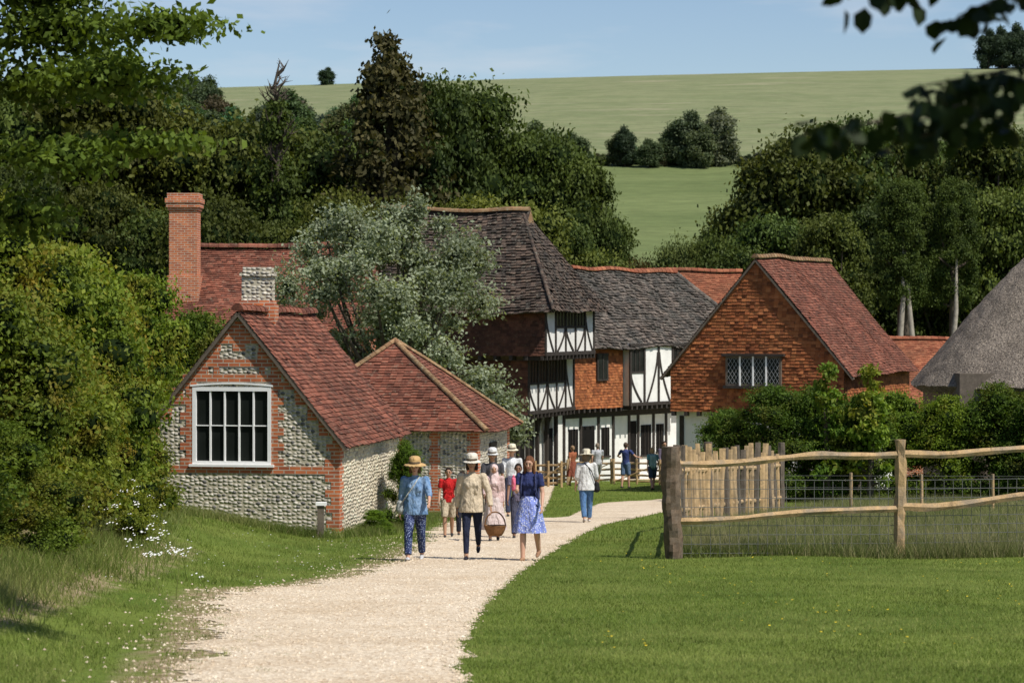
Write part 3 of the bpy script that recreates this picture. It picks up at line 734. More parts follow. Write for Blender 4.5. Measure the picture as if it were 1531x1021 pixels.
# ------------------------------------------------------------------ vegetation
def ico():
    import bmesh
    bm=bmesh.new(); bmesh.ops.create_icosphere(bm,subdivisions=2,radius=1); V=np.array([v.co[:] for v in bm.verts]); F=np.array([[v.index for v in f.verts] for f in bm.faces]); bm.free(); return V,F
IV_,IF_=ico()
def leafverts(lobes,n,size,out=.5,fill=.35,asp=.6,seed=0,droop=0):
    g=np.random.default_rng(seed); lobes=np.asarray(lobes,float)
    wgt=(lobes[:,3]*lobes[:,4]+lobes[:,3]*lobes[:,5]); wgt/=wgt.sum()
    k=g.choice(len(lobes),n,p=wgt); d=g.normal(size=(n,3)); d/=np.linalg.norm(d,axis=1)[:,None]
    rr=1-fill*g.random(n)**1.5+.13*g.normal(size=n)
    sub=1+.24*np.sin(d[:,0]*7+k)*np.sin(d[:,1]*7+k*2)*1.3+.17*np.sin(d[:,2]*9+k*3)
    c=lobes[k,:3]+d*lobes[k,3:]*(rr*sub)[:,None]
    nn=d*out+g.normal(size=(n,3))*(.75); nn[:,2]+=.3; nn/=np.linalg.norm(nn,axis=1)[:,None]
    t=np.cross(nn,g.normal(size=(n,3))); t/=np.linalg.norm(t,axis=1)[:,None]+1e-9
    if droop: t[:,2]-=droop; t/=np.linalg.norm(t,axis=1)[:,None]
    s=np.cross(nn,t); sz=size*g.uniform(.6,1.3,n)[:,None]
    V=np.empty((n,4,3)); V[:,0]=c-t*sz/2; V[:,1]=c+s*sz*asp/2; V[:,2]=c+t*sz/2; V[:,3]=c-s*sz*asp/2
    lob=g.random(len(lobes))[k]
    r=np.clip(.2+.35*lob+.35*g.random(n)+.2*(sub-1)/.3+.12*d[:,2],0,1)
    return V.reshape(-1,3),np.repeat(r,4)
def tube(pts,rad,sides=6):
    V=[];F=[]; n=len(pts)
    for i,p in enumerate(pts):
        p=Vector(p); d=(Vector(pts[min(i+1,n-1)])-Vector(pts[max(i-1,0)])).normalized()
        s=d.cross(Vector((.3,.9,.1))).normalized(); t=d.cross(s)
        for k in range(sides):
            a=2*math.pi*k/sides; V.append(p+(s*math.cos(a)+t*math.sin(a))*rad[i])
    for i in range(n-1):
        for k in range(sides): F.append((i*sides+k,i*sides+(k+1)%sides,(i+1)*sides+(k+1)%sides,(i+1)*sides+k))
    return np.array([v[:] for v in V]),np.array(F)
def treemesh(name,lobes,n,size,leafm,limbs,core=.62,barkm=None,**k):
    Vs,rs=leafverts(lobes,n,size,**k); F=np.arange(len(Vs)).reshape(-1,4); mi=np.zeros(len(F),int)
    AV=[Vs];AF=[F];AM=[mi];AR=[rs]; off=len(Vs)
    for pts,rad in limbs:
        v,f=tube(pts,rad); AV.append(v);AF.append(f+off);AM.append(np.ones(len(f),int));AR.append(np.zeros(len(v)));off+=len(v)
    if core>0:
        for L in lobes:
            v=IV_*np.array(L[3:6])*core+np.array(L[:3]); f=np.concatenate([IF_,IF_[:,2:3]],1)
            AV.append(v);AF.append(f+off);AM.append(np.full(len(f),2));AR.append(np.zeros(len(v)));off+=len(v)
    F=np.concatenate(AF); V=np.concatenate(AV); M=np.concatenate(AM); Rr=np.concatenate(AR)
    me=bpy.data.meshes.new(name)
    tri=M==2; lt=np.where(tri,3,4); ls=np.concatenate([[0],np.cumsum(lt)[:-1]])
    mask=np.ones(F.shape,bool); mask[tri,3]=False
    li=F[mask]
    me.vertices.add(len(V)); me.vertices.foreach_set('co',V.astype(np.float32).ravel())
    me.loops.add(len(li)); me.loops.foreach_set('vertex_index',li.astype(np.int32))
    me.polygons.add(len(F)); me.polygons.foreach_set('loop_start',ls.astype(np.int32))
    try: me.polygons.foreach_set('loop_total',lt.astype(np.int32))
    except Exception: pass
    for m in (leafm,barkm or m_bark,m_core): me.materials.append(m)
    me.polygons.foreach_set('material_index',M.astype(np.int32))
    a=me.attributes.new('rnd','FLOAT','POINT'); a.data.foreach_set('value',Rr.astype(np.float32))
    me.update(calc_edges=True); return me
def place(me,name,loc,scale=(1,1,1),rot=0,col=(1,1,1),parent=None):
    ob=bpy.data.objects.new(name,me); COL.objects.link(ob); ob.location=loc
    if isinstance(scale,(int,float)): scale=(scale,)*3
    ob.scale=scale; ob.rotation_euler=(0,0,rot); ob.color=(*col,1)
    if parent: ob.parent=parent
    return ob
def lobes_round(n,w,h0,h1,r,seed,shape='round'):
    g=random.Random(seed); L=[]
    while len(L)<n:
        t=g.random()**(1 if shape!='spire' else 1.15); z=h0+(h1-h0)*t
        if shape=='round': prof=math.sqrt(max(.05,1-(2*t-.85)**2/1.45))
        elif shape=='cone': prof=(1-t)**.8*.95+.06
        elif shape=='spire': prof=(1-t**1.7)*.85+.06
        elif shape=='dome': prof=math.sqrt(max(.02,1-t*t))
        a=g.uniform(0,6.283); q=math.sqrt(g.random())*.5+.5
        rr=r*g.uniform(.65,1.3)*(1 if shape not in('cone','spire') else (.45+.65*(1-t)))
        R_=max(0,w*prof*q-rr*.4)
        L.append((math.cos(a)*R_,math.sin(a)*R_,z,rr*g.uniform(.9,1.3),rr*g.uniform(.9,1.3),rr*g.uniform(.6,.85)))
    return L
def limbset(lobes,base_r,h,seed,n=10,fork=.35):
    g=random.Random(seed); out=[([(0,0,-1),(0.05,0,h*.3),(.1,.05,h*.6),(.05,0,h*.85)],[base_r*1.25,base_r*.85,base_r*.5,base_r*.15])]
    for L in g.sample(lobes,min(n,len(lobes))):
        z0=min(L[2]*.8,h*g.uniform(fork,fork+.3)); out.append(([(0.05,0,z0),(L[0]*.5,L[1]*.5,z0+(L[2]-z0)*.4),(L[0],L[1],L[2])],[base_r*.45,base_r*.3,base_r*.08]))
    return out
def mk(name,n,w,h0,h1,r,leaf,size,mat,seed,shape='round',trunk=.03,core=.6,inner=True,**k):
    lb=lobes_round(n,w,h0,h1,r,seed,shape)
    if inner: lb.append((0,0,(h0+h1)/2,w*.45,w*.45,(h1-h0)*.34))
    return treemesh(name,lb,leaf,size,mat,limbset(lb,trunk*h1,h1,seed),core=core,seed=seed,**k)
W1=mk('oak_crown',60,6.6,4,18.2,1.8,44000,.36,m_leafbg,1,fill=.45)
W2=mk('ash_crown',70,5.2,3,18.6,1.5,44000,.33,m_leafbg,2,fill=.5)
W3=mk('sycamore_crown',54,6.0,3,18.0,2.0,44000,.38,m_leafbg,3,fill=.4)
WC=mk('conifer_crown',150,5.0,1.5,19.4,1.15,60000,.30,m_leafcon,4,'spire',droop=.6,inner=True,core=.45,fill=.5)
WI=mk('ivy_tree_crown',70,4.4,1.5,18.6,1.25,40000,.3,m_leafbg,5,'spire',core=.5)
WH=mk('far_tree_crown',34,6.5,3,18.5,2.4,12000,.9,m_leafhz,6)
BG=empty('background_woodland')
g=random.Random(3)
def bt(x,y,h,wf=1,me=None,col=None,parent=BG,nm='woodland_tree'):
    me=me or g.choice([W1,W2,W3]); s=h/20; c=g.uniform(.65,1.45); t=g.uniform(-.1,.25)
    place(me,nm,(x,y,G(x,y)-.3),(s*wf*g.uniform(.85,1.1),s*wf*g.uniform(.85,1.1),s),g.uniform(0,6.28),col or (c*(1+t),c,c*(1-t)),parent)
for x,h in [(-38,25),(-33,25),(-29,25),(-25.5,24),(-21.8,22.8),(-18.9,21.5),(-16,22.2),(-11,21.4),(-9.0,20.5)]:
    bt(x*.97,146+g.uniform(-3,8),h,.8)
bt(-4.6,141,23.4,.62,W2,(.75,.8,.85)); bt(-2.6,144,23.6,.66,W1,(.9,.95,.9)); bt(-.2,146,21.4,.66,W3,(1.1,1.15,.9)); bt(1.9,143,20.4,.66,W1,(.85,.9,.8)); bt(3.9,142,18.8,.6,W2,(1.05,1.05,.9)); bt(5.3,141,15.6,.5,W3,(.8,.85,.8))
for x,h in [(14.6,17.0),(16.4,19.8),(18.4,21.4),(21,22),(23.8,22),(26.5,21.2),(29.8,21.6),(33,22),(37,22)]: bt(x,152+g.uniform(-6,8),h,.74)
for x,h in [(-26,17),(-22,16),(-19,14.4),(-15.5,15.5),(-12.4,14),(-9,15.2),(-5.5,15.4),(-2,15),(.5,14.6),(2.7,13.8),(4.3,12.2)]: bt(x,127+g.uniform(-3,4),h,.72)
for x,h in [(12.6,12.6),(14.6,14.5),(17.3,14.4),(20.6,15.4),(23.5,15.2),(26.5,15.8),(30,16)]: bt(x,131+g.uniform(-3,5),h,.72)
for x,h,c in [(7.0,12.0,(1.0,.6,.7)),(8.0,11.6,(.8,.55,.65)),(9.1,13.4,(1.5,1.4,1.8)),(10.2,13.0,(1.5,1.4,1.6)),(11.2,13.8,(1.1,1.1,1)),(6.0,12,(1,1,1))]: bt(x,134,h,.45,None,c)
place(WC,'conifer_tree',(-7.1,139,G(-7,139)-.5),(1.22,1.22,1.30),.4,(.8,.8,.8))
place(WI,'ivy_clad_tree',(-13.4,138,G(-13,138)-.5),(.85,.85,1.13),1,(.8,.85,.7))
V_=[];F_=[];off=0; gg=random.Random(5)
def addl(pts,rad):
    global off
    v,f=tube(pts,rad,5); V_.append(v);F_.append(f+off);off+=len(v)
bx,by=-13.4,138; bz=G(bx,by)-1.2
addl([(bx,by,bz+16),(bx+.1,by,bz+20),(bx-.15,by,bz+22.6),(bx+.15,by,bz+24.0)],[.22,.16,.1,.03])
for i in range(34):
    z=bz+gg.uniform(18,23.5); an=gg.uniform(0,6.28); L=gg.uniform(.6,1.8)*(1-(z-bz-17)/9)+.3
    p=Vector((bx,by,z)); q=p+Vector((math.cos(an)*L*.6,math.sin(an)*L*.6,L*.45)); s=q+Vector((math.cos(an+.4)*L*.3,math.sin(an)*L*.3,L*.5))
    addl([p,q,s],[.07,.045,.015])
    for _ in range(3):
        e=q+Vector((gg.uniform(-.5,.5),gg.uniform(-.5,.5),gg.uniform(.1,.6))); addl([q,e],[.03,.01])
npmesh('bare_tree_top',np.concatenate(V_),np.concatenate(F_),[m_bark])
for x,h,l in ((19.6,11,.4),(20.9,10.5,-.6),(22.2,10,.5)):
    y=124; v,f=tube([(x,y,G(x,y)-.5),(x+l*.3,y-.3,G(x,y)+h*.4),(x+l,y-.4,G(x,y)+h*.8),(x+l*1.2,y,G(x,y)+h+1)],[.21,.17,.12,.04],8); npmesh('birch_trunk',v,f,[m_barkp],smooth=True,parent=BG)
    place(W2,'birch_crown',(x+l,y+.6,G(x,y)+7.2),(.26,.26,.40),x,(1.0,1.05,.95),BG)
HG=empty('hill_hedgerow')
def ht(x,y,h,wf=1,c=(1,1,1)): 
    s=h/20; place(WH,'hedgerow_tree',(x,y,G(x,y)-h*.12),(s*wf,s*wf,s*1.05),g.uniform(0,6),c,HG)
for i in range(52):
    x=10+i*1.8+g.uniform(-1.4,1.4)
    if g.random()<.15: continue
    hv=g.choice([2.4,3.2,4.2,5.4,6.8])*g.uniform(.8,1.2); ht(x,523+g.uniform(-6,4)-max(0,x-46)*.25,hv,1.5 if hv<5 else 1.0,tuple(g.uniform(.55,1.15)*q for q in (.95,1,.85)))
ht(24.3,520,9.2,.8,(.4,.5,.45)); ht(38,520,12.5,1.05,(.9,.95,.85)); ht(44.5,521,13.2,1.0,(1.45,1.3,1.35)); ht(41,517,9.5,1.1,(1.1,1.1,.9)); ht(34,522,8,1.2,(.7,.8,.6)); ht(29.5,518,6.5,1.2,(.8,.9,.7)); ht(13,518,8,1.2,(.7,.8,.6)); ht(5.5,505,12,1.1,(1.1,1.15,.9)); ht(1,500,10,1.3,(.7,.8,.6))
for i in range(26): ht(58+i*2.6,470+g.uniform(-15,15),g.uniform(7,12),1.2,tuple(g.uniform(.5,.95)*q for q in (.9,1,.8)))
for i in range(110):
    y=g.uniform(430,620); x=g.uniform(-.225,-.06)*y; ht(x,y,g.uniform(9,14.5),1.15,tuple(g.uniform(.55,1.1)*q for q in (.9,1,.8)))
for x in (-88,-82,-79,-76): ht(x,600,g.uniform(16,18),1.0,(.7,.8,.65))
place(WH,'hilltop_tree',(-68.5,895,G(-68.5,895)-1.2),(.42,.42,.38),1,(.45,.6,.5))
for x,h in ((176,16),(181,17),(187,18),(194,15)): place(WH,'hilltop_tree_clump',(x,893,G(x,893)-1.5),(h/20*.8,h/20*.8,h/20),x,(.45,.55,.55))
def apple():
    gg=random.Random(11); L=[]
    for i in range(64):
        a=gg.uniform(0,6.28); el=gg.uniform(-.6,1.5); rr=gg.uniform(.3,.72)
        q=gg.uniform(.5,1.0)
        L.append((3.3*q*math.cos(a)*math.cos(el),2.6*q*math.sin(a)*math.cos(el),5.6+3.0*q*math.sin(el),rr,rr,rr*.8))
    L+=[(2.5,-1.5,3.6,.8,.6,.6),(3.1,-2.0,2.9,.7,.6,.7),(3.5,-2,2.3,.5,.5,.5),(2.2,-1.2,3.0,.7,.6,.6),(-1.3,0,8.2,.7,.6,.6),(.7,-.2,8.6,.4,.4,.5),(0,0,5.2,1.5,1.4,1.6),(-2.9,-.3,6.3,.7,.6,.8),(-3.1,-.5,5.0,.7,.6,.7),(-2.4,0,7.4,.5,.5,.6)]
    return treemesh('apple_crown',L,60000,.12,m_leafap,limbset(L,.22,6.5,3,26,.25),core=.28,seed=21,fill=.8,asp=.55,out=.35)
place(apple(),'apple_tree',(-3.55,71.5,G(-3.3,71.5)),(1.04,1,1.02),0,(.85,.85,.85))
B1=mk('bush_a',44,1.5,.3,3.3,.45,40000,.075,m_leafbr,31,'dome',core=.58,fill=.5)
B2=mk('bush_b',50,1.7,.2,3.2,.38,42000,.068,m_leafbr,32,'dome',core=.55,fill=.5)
HB=empty('hedge_bushes')
for x,y,s,sz,c in [(-8.0,28,1.25,1.15,(.7,.8,.7)),(-6.9,31,1.0,1.0,(.8,.85,.8)),(-6.3,29.4,.6,.5,(.7,.8,.7)),(-6.2,34.5,.6,.6,(.85,.8,.7)),(-7.4,34.5,1.2,1.35,(1,1,.9)),(-8.6,38,1.4,1.5,(1.15,1,.8)),(-7.7,42,1.2,1.35,(.85,.9,.8)),(-9.4,44,1.5,1.6,(1,1,1)),(-9.0,49,1.4,1.5,(1.25,1.05,.8)),(-8.4,54,1.25,1.65,(.9,1,.8)),(-7.6,57.5,1.15,1.5,(.65,.75,.7)),(-10.2,54,1.7,1.8,(1.2,1.1,.8)),(-7.9,47.2,.8,.85,(.8,.9,.8)),(-11.5,62,1.7,2,(.7,.8,.8)),(-6.9,26,.85,.8,(.6,.75,.7)),(-5.9,65,1.1,1.5,(.5,.65,.6)),(-6.7,38.6,.55,.7,(1,.9,.7)),(-7.0,44.8,.5,.55,(.7,.8,.6))]:
    place(g.choice([B1,B2]),'hedge_bush',(x,y,G(x,y)-.2),(s,s,sz),g.uniform(0,6),c,HB)
HR=empty('garden_hedge')
for x,y,s,c in [(6.7,76,.9,(.5,.65,.7)),(8.1,75,1.1,(.45,.6,.6)),(9.5,76,1.1,(.5,.65,.6)),(10.8,75,1.0,(.5,.65,.6)),(12.2,77,1.05,(.75,.9,.7)),(13.6,75.5,1.0,(.8,.9,.6)),(15,75,1.1,(.5,.65,.6)),(16.4,74,1.1,(.5,.65,.6)),(17.5,73.5,1.2,(.45,.6,.6)),(7.4,79,.8,(.5,.65,.7))]:
    place(g.choice([B1,B2]),'garden_shrub',(x,y,G(x,y)-.25),(s,s,s*1.02),g.uniform(0,6),c,HR)
B3=mk('shrub_open',26,.7,.6,3.4,.24,2400,.15,m_leafbr,35,'dome',core=.0)
place(B3,'spindly_shrub',(10.9,73.8,G(10.9,73.8)),(1.1,1.1,1.18),0,(1.0,1.15,1)); place(B3,'spindly_shrub',(9.7,74.2,G(9.7,74)),(1,1,1.2),2,(.7,.9,.8))
place(B1,'wall_shrub',(-2.25,50.6,G(-2.2,50)-.1),(.3,.5,.56),0,(.6,.8,.6)); place(B2,'wall_shrub',(-2.75,48.2,G(-2.7,48)-.2),(.25,.3,.2),0,(.7,.9,.6))
place(B2,'wall_shrub',(-8.0,45.6,G(-7.9,45.6)-.2),(.5,.4,.35),0,(.7,.85,.6))
def overhang():
    gg=random.Random(8); L=[]
    for i in range(60):
        a=gg.uniform(0,6.28); el=gg.uniform(-.7,1.4); q=gg.uniform(.6,1)
        rr=gg.uniform(.35,.7)
        L.append((3.1*q*math.cos(a)*math.cos(el),3.0*q*math.sin(a)*math.cos(el),6.3+2.9*q*math.sin(el),rr*1.2,rr*1.1,rr*.45))
    L+=[(3.0,-.5,5.4,.9,.5,.2),(3.6,-.8,5.9,.7,.5,.18),(2.6,-.8,4.6,.7,.5,.22),(3.4,-.4,4.75,.7,.4,.13),(3.7,-.2,6.7,.8,.5,.2),(2.2,-.6,4.0,.5,.4,.25)]
    limbs=limbset(L,.3,8,9,26,.3)
    E2=[]  # extra bough above the view, added to dapple the left verge
    for t,dx,dy in ((.45,.3,-.5),(.6,-.4,.5),(.7,.5,-.9),(.8,-.3,.7),(.88,.3,-.2),(.97,0,.8),(1.0,.2,-1.0),(.75,.1,-.1),(.92,-.4,-.6)):
        E2.append((6.5*t+dx,-5.4*t+dy,6.9+.7*t,.6,.6,.22))
    limbs.append(([(0,0,5.2),(2.4,-2.0,7.0),(4.8,-4,7.4),(6.6,-5.4,7.6)],[.16,.11,.07,.02]))
    return treemesh('beech_crown',L+E2,90000,.095,m_leafnr,limbs,core=.4,seed=9,fill=.7,asp=.6,out=.5,droop=.2)
place(overhang(),'beech_tree',(-7.1,25,G(-7.1,25)-.6),1,0,(.9,.9,.8))
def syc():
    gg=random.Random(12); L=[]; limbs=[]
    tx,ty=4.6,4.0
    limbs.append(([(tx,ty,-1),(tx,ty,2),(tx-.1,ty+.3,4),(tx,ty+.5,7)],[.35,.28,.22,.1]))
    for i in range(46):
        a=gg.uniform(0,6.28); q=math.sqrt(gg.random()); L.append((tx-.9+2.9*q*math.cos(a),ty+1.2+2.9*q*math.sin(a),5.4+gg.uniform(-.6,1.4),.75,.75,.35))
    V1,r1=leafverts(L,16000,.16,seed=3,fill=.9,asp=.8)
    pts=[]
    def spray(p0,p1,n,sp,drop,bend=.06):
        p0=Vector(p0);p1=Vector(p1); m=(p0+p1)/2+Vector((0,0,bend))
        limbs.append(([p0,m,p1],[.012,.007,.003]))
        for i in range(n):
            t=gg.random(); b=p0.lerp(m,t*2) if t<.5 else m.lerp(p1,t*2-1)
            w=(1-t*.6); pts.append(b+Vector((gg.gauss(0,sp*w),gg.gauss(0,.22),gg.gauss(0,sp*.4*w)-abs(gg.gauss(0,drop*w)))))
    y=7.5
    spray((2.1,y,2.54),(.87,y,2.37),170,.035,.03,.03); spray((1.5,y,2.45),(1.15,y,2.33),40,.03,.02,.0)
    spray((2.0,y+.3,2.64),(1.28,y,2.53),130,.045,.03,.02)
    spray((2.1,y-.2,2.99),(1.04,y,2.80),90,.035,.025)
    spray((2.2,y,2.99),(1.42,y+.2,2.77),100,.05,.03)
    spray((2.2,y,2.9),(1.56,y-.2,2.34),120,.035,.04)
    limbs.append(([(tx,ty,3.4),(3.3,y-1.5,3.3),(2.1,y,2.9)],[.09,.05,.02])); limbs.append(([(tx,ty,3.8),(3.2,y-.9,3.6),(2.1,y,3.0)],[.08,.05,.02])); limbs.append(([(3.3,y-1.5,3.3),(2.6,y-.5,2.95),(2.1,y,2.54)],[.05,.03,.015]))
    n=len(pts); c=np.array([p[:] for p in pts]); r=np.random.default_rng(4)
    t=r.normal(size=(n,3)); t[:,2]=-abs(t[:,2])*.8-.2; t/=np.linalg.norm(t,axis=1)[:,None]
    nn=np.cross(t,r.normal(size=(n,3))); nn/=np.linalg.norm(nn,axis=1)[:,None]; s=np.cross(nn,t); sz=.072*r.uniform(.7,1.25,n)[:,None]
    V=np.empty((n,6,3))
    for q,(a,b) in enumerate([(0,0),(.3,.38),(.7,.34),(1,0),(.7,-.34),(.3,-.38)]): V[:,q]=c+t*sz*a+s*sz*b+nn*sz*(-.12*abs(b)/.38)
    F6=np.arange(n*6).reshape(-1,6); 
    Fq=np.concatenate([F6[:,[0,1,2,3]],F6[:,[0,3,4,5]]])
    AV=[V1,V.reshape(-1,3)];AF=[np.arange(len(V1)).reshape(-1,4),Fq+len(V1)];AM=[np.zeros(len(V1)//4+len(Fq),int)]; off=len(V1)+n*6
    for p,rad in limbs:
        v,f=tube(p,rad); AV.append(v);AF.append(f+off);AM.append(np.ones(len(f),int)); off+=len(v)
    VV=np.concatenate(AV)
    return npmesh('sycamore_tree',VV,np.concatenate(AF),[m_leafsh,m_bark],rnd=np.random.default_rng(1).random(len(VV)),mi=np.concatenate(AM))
syc()
def parsley():
    gg=random.Random(4); V=[];F=[];M=[]
    for i in range(46):
        t=gg.random(); x=-6.4+2.3*t+gg.gauss(0,.22); y=40-12*t+gg.gauss(0,.6); z=G(x,y); h=gg.uniform(.2,.65)
        tx,ty=x+gg.gauss(0,.1),y; b=len(V)
        V+=[(x-.006,y,z),(x+.006,y,z),(tx+.004,ty,z+h),(tx-.004,ty,z+h)]; F.append((b,b+1,b+2,b+3)); M.append(0)
        for k in range(gg.randint(4,9)):
            cx=tx+gg.gauss(0,.05);cy=ty+gg.gauss(0,.06);cz=z+h+gg.gauss(0,.02); s=gg.uniform(.008,.018); b=len(V)
            V+=[(cx-s,cy-s*.3,cz),(cx,cy-s,cz-.004),(cx+s,cy+s*.2,cz+.004),(cx,cy+s,cz+.008)]; F.append((b,b+1,b+2,b+3)); M.append(1)
    npmesh('cow_parsley',V,F,[m_rank,m_whitep],rnd=[.4]*len(V),mi=M)
parsley()
# ------------------------------------------------------------------ fences
def rough(mb,p0,p1,w,h,seed,m=0,seg=10,am=.25,sides=7):
    p0=Vector(p0);p1=Vector(p1); d=(p1-p0).normalized(); L=(p1-p0).length
    s=d.cross(Vector((0,0,1)))
    if s.length<.1: s=Vector((1,0,0))
    s.normalize(); t=s.cross(d); rings=[]
    for i in range(seg+1):
        q=i/seg; c=p0.lerp(p1,q)+s*noise.noise((q*2.2*max(1,L*.3),seed,0))*am*w+t*noise.noise((q*2.2*max(1,L*.3),seed,5))*am*h*.8
        rings.append([c+s*math.cos(a)*w/2*(1+.45*noise.noise((q*7,a,seed)))+t*math.sin(a)*h/2*(1+.45*noise.noise((q*7,a+9,seed))) for a in [2*math.pi*k/sides for k in range(sides)]])
    r=random.random()
    for i in range(seg):
        for k in range(sides): mb.poly([rings[i][k],rings[i][(k+1)%sides],rings[i+1][(k+1)%sides],rings[i+1][k]],m,r)
    mb.poly(rings[0][::-1],m,r); mb.poly(rings[-1],m,r)
def railfence():
    E=empty('cleft_rail_fence'); f0=Vector((2.53,38,0)); f1=Vector((6.25,39,0)); f2=Vector((10.3,40.0,0))
    mb=MB()
    g0=G(f0.x,f0.y)
    rough(mb,(f0.x,f0.y,g0-.2),(f0.x-.02,f0.y,g0+1.76),.29,.26,1,0,18,.14,11)
    g1=G(f1.x,f1.y); mb2=MB()
    rough(mb2,(f1.x,f1.y,g1-.2),(f1.x+.02,f1.y,g1+1.9),.18,.16,2,0,14,.15,6)
    rough(mb2,(f2.x,f2.y,g1-.3),(f2.x,f2.y,g1+1.9),.17,.15,3,0,8,.15,6)
    mb.out('gate_post',[m_post],E,smooth=True); mb2.out('posts',[m_rail],E)
    r=MB()
    rough(r,(f0.x+.05,f0.y-.02,-.44),(f1.x-.02,f1.y-.03,-.34),.08,.115,11,0,26,.7,5)
    rough(r,(f1.x+.02,f1.y-.03,-.34),(f2.x,f2.y-.03,-.26),.08,.115,12,0,26,.7,5)
    rough(r,(f0.x+.05,f0.y-.02,-1.34),(f1.x-.02,f1.y-.03,-1.20),.08,.105,13,0,26,.8,5)
    rough(r,(f1.x+.02,f1.y-.03,-1.18),(f2.x,f2.y-.03,-1.0),.08,.13,14,0,26,.8,5)
    r.out('rails',[m_rail],E)
    w=MB(); 
    for a,b in ((f0,f1),(f1,f2)):
        d=(b-a); L=d.length; d.normalize(); F=Fr(a+Vector((0,.06,0)),d,Vector((0,-1,0)))
        ga=G(a.x,a.y); gb=G(b.x,b.y)
        for k in range(9):
            z=.08+k*.145; s=.0045
            w.hexa([F.p(0,ga+z-s,-s),F.p(L,gb+z-s,-s),F.p(L,gb+z-s,s),F.p(0,ga+z-s,s),F.p(0,ga+z+s,-s),F.p(L,gb+z+s,-s),F.p(L,gb+z+s,s),F.p(0,ga+z+s,s)])
        k=.15
        while k<L: zz=ga+(gb-ga)*k/L; F.box(w,k-.004,k+.004,zz+.02,zz+1.24,-.009,-.0055); k+=.16
    w.out('wire_netting',[m_wire],E)
    E=empty('cleft_pale_fence'); p=MB(); gg=random.Random(6)
    path=[Vector((3.35,49.0,0)),Vector((4.3,53,0)),Vector((6.85,61.5,0))]
    for a,b in zip(path[:-1],path[1:]):
        d=b-a; L=d.length; d.normalize(); k=0
        while k<L:
            c=a+d*k; z=G(c.x,c.y); h=gg.uniform(1.55,1.85); wd=gg.uniform(.09,.14); l=gg.gauss(0,.03)
            rough(p,(c.x,c.y,z-.1),(c.x+l,c.y,z+h),wd*1.1,.035,gg.random()*50,gg.choice([0,0,0,1]),5,.3,5); k+=gg.uniform(.38,.6)
        for zz in (.45,1.25): rough(p,(a.x,a.y+.07,G(a.x,a.y)+zz),(b.x,b.y+.07,G(b.x,b.y)+zz),.06,.09,zz,0,8,.5)
    for c in path[1:]: rough(p,(c.x,c.y,G(c.x,c.y)-.2),(c.x,c.y,G(c.x,c.y)+1.85),.18,.17,c.x,1,8,.2)
    for zz in (.5,1.3): rough(p,(2.6,38.2,G(2.6,38.2)+zz),(3.35,49.0,G(3.35,49)+zz),.06,.09,zz+3,1,10,.6)
    k=.9
    while k<10.6:
        c=Vector((2.6,38.2,0)).lerp(Vector((3.35,49,0)),k/10.8); z=G(c.x,c.y); rough(p,(c.x,c.y,z-.1),(c.x+gg.gauss(0,.02),c.y,z+gg.uniform(1.5,1.72)),.11,.035,k,gg.choice([0,1]),5,.25,5); k+=.7
    p.out('pales',[m_pale,m_timberg],E)
    E=empty('wire_fence'); p=MB()
    for i in range(8):
        x=6.9+i*1.75; y=62-.3*i; z=G(x,y); rough(p,(x,y,z-.1),(x,y,z+1.05),.08,.08,i,0,4,.1)
    s=.005
    for zz in (.4,.7,1.0):
        a=(6.9,62,G(6.9,62)+zz); b=(19.2,59.9,G(19,59.9)+zz)
        p.hexa([(a[0],a[1]-s,a[2]-s),(b[0],b[1]-s,b[2]-s),(b[0],b[1]+s,b[2]-s),(a[0],a[1]+s,a[2]-s),(a[0],a[1]-s,a[2]+s),(b[0],b[1]-s,b[2]+s),(b[0],b[1]+s,b[2]+s),(a[0],a[1]+s,a[2]+s)],1)
    p.out('posts_and_wires',[m_rail,m_wire],E)
    E=empty('wooden_hurdle_fence'); p=MB(); gg=random.Random(2)
    def hur(a,b):
        a=Vector(a);b=Vector(b); za,zb=G(a.x,a.y),G(b.x,b.y)
        for zz in (.15,.38,.6,.85): rough(p,(a.x,a.y,za+zz),(b.x,b.y,zb+zz+gg.gauss(0,.03)),.04,.085,zz*7+a.x,0,5,.5)
        n=max(2,int((b-a).length/.9))
        for i in range(n+1): c=a.lerp(b,i/n); z=G(c.x,c.y); rough(p,(c.x,c.y-.05,z-.1),(c.x,c.y-.05,z+1.02),.09,.06,i+a.x,0,4,.2)
        rough(p,(a.x,a.y-.08,za+.1),(b.x,b.y-.08,zb+.85),.03,.05,a.x*3,0,5,.3)
    for a,b in (((.9,97),(2.2,96.2)),((2.3,98.3),(4.0,97.5)),((4.1,97.4),(5.9,96.6)),((5.9,96.4),(7.0,94)),((.9,93.5),(1.9,93.1))): hur(a,b)
    p.out('hurdles',[m_pale],E)
railfence()
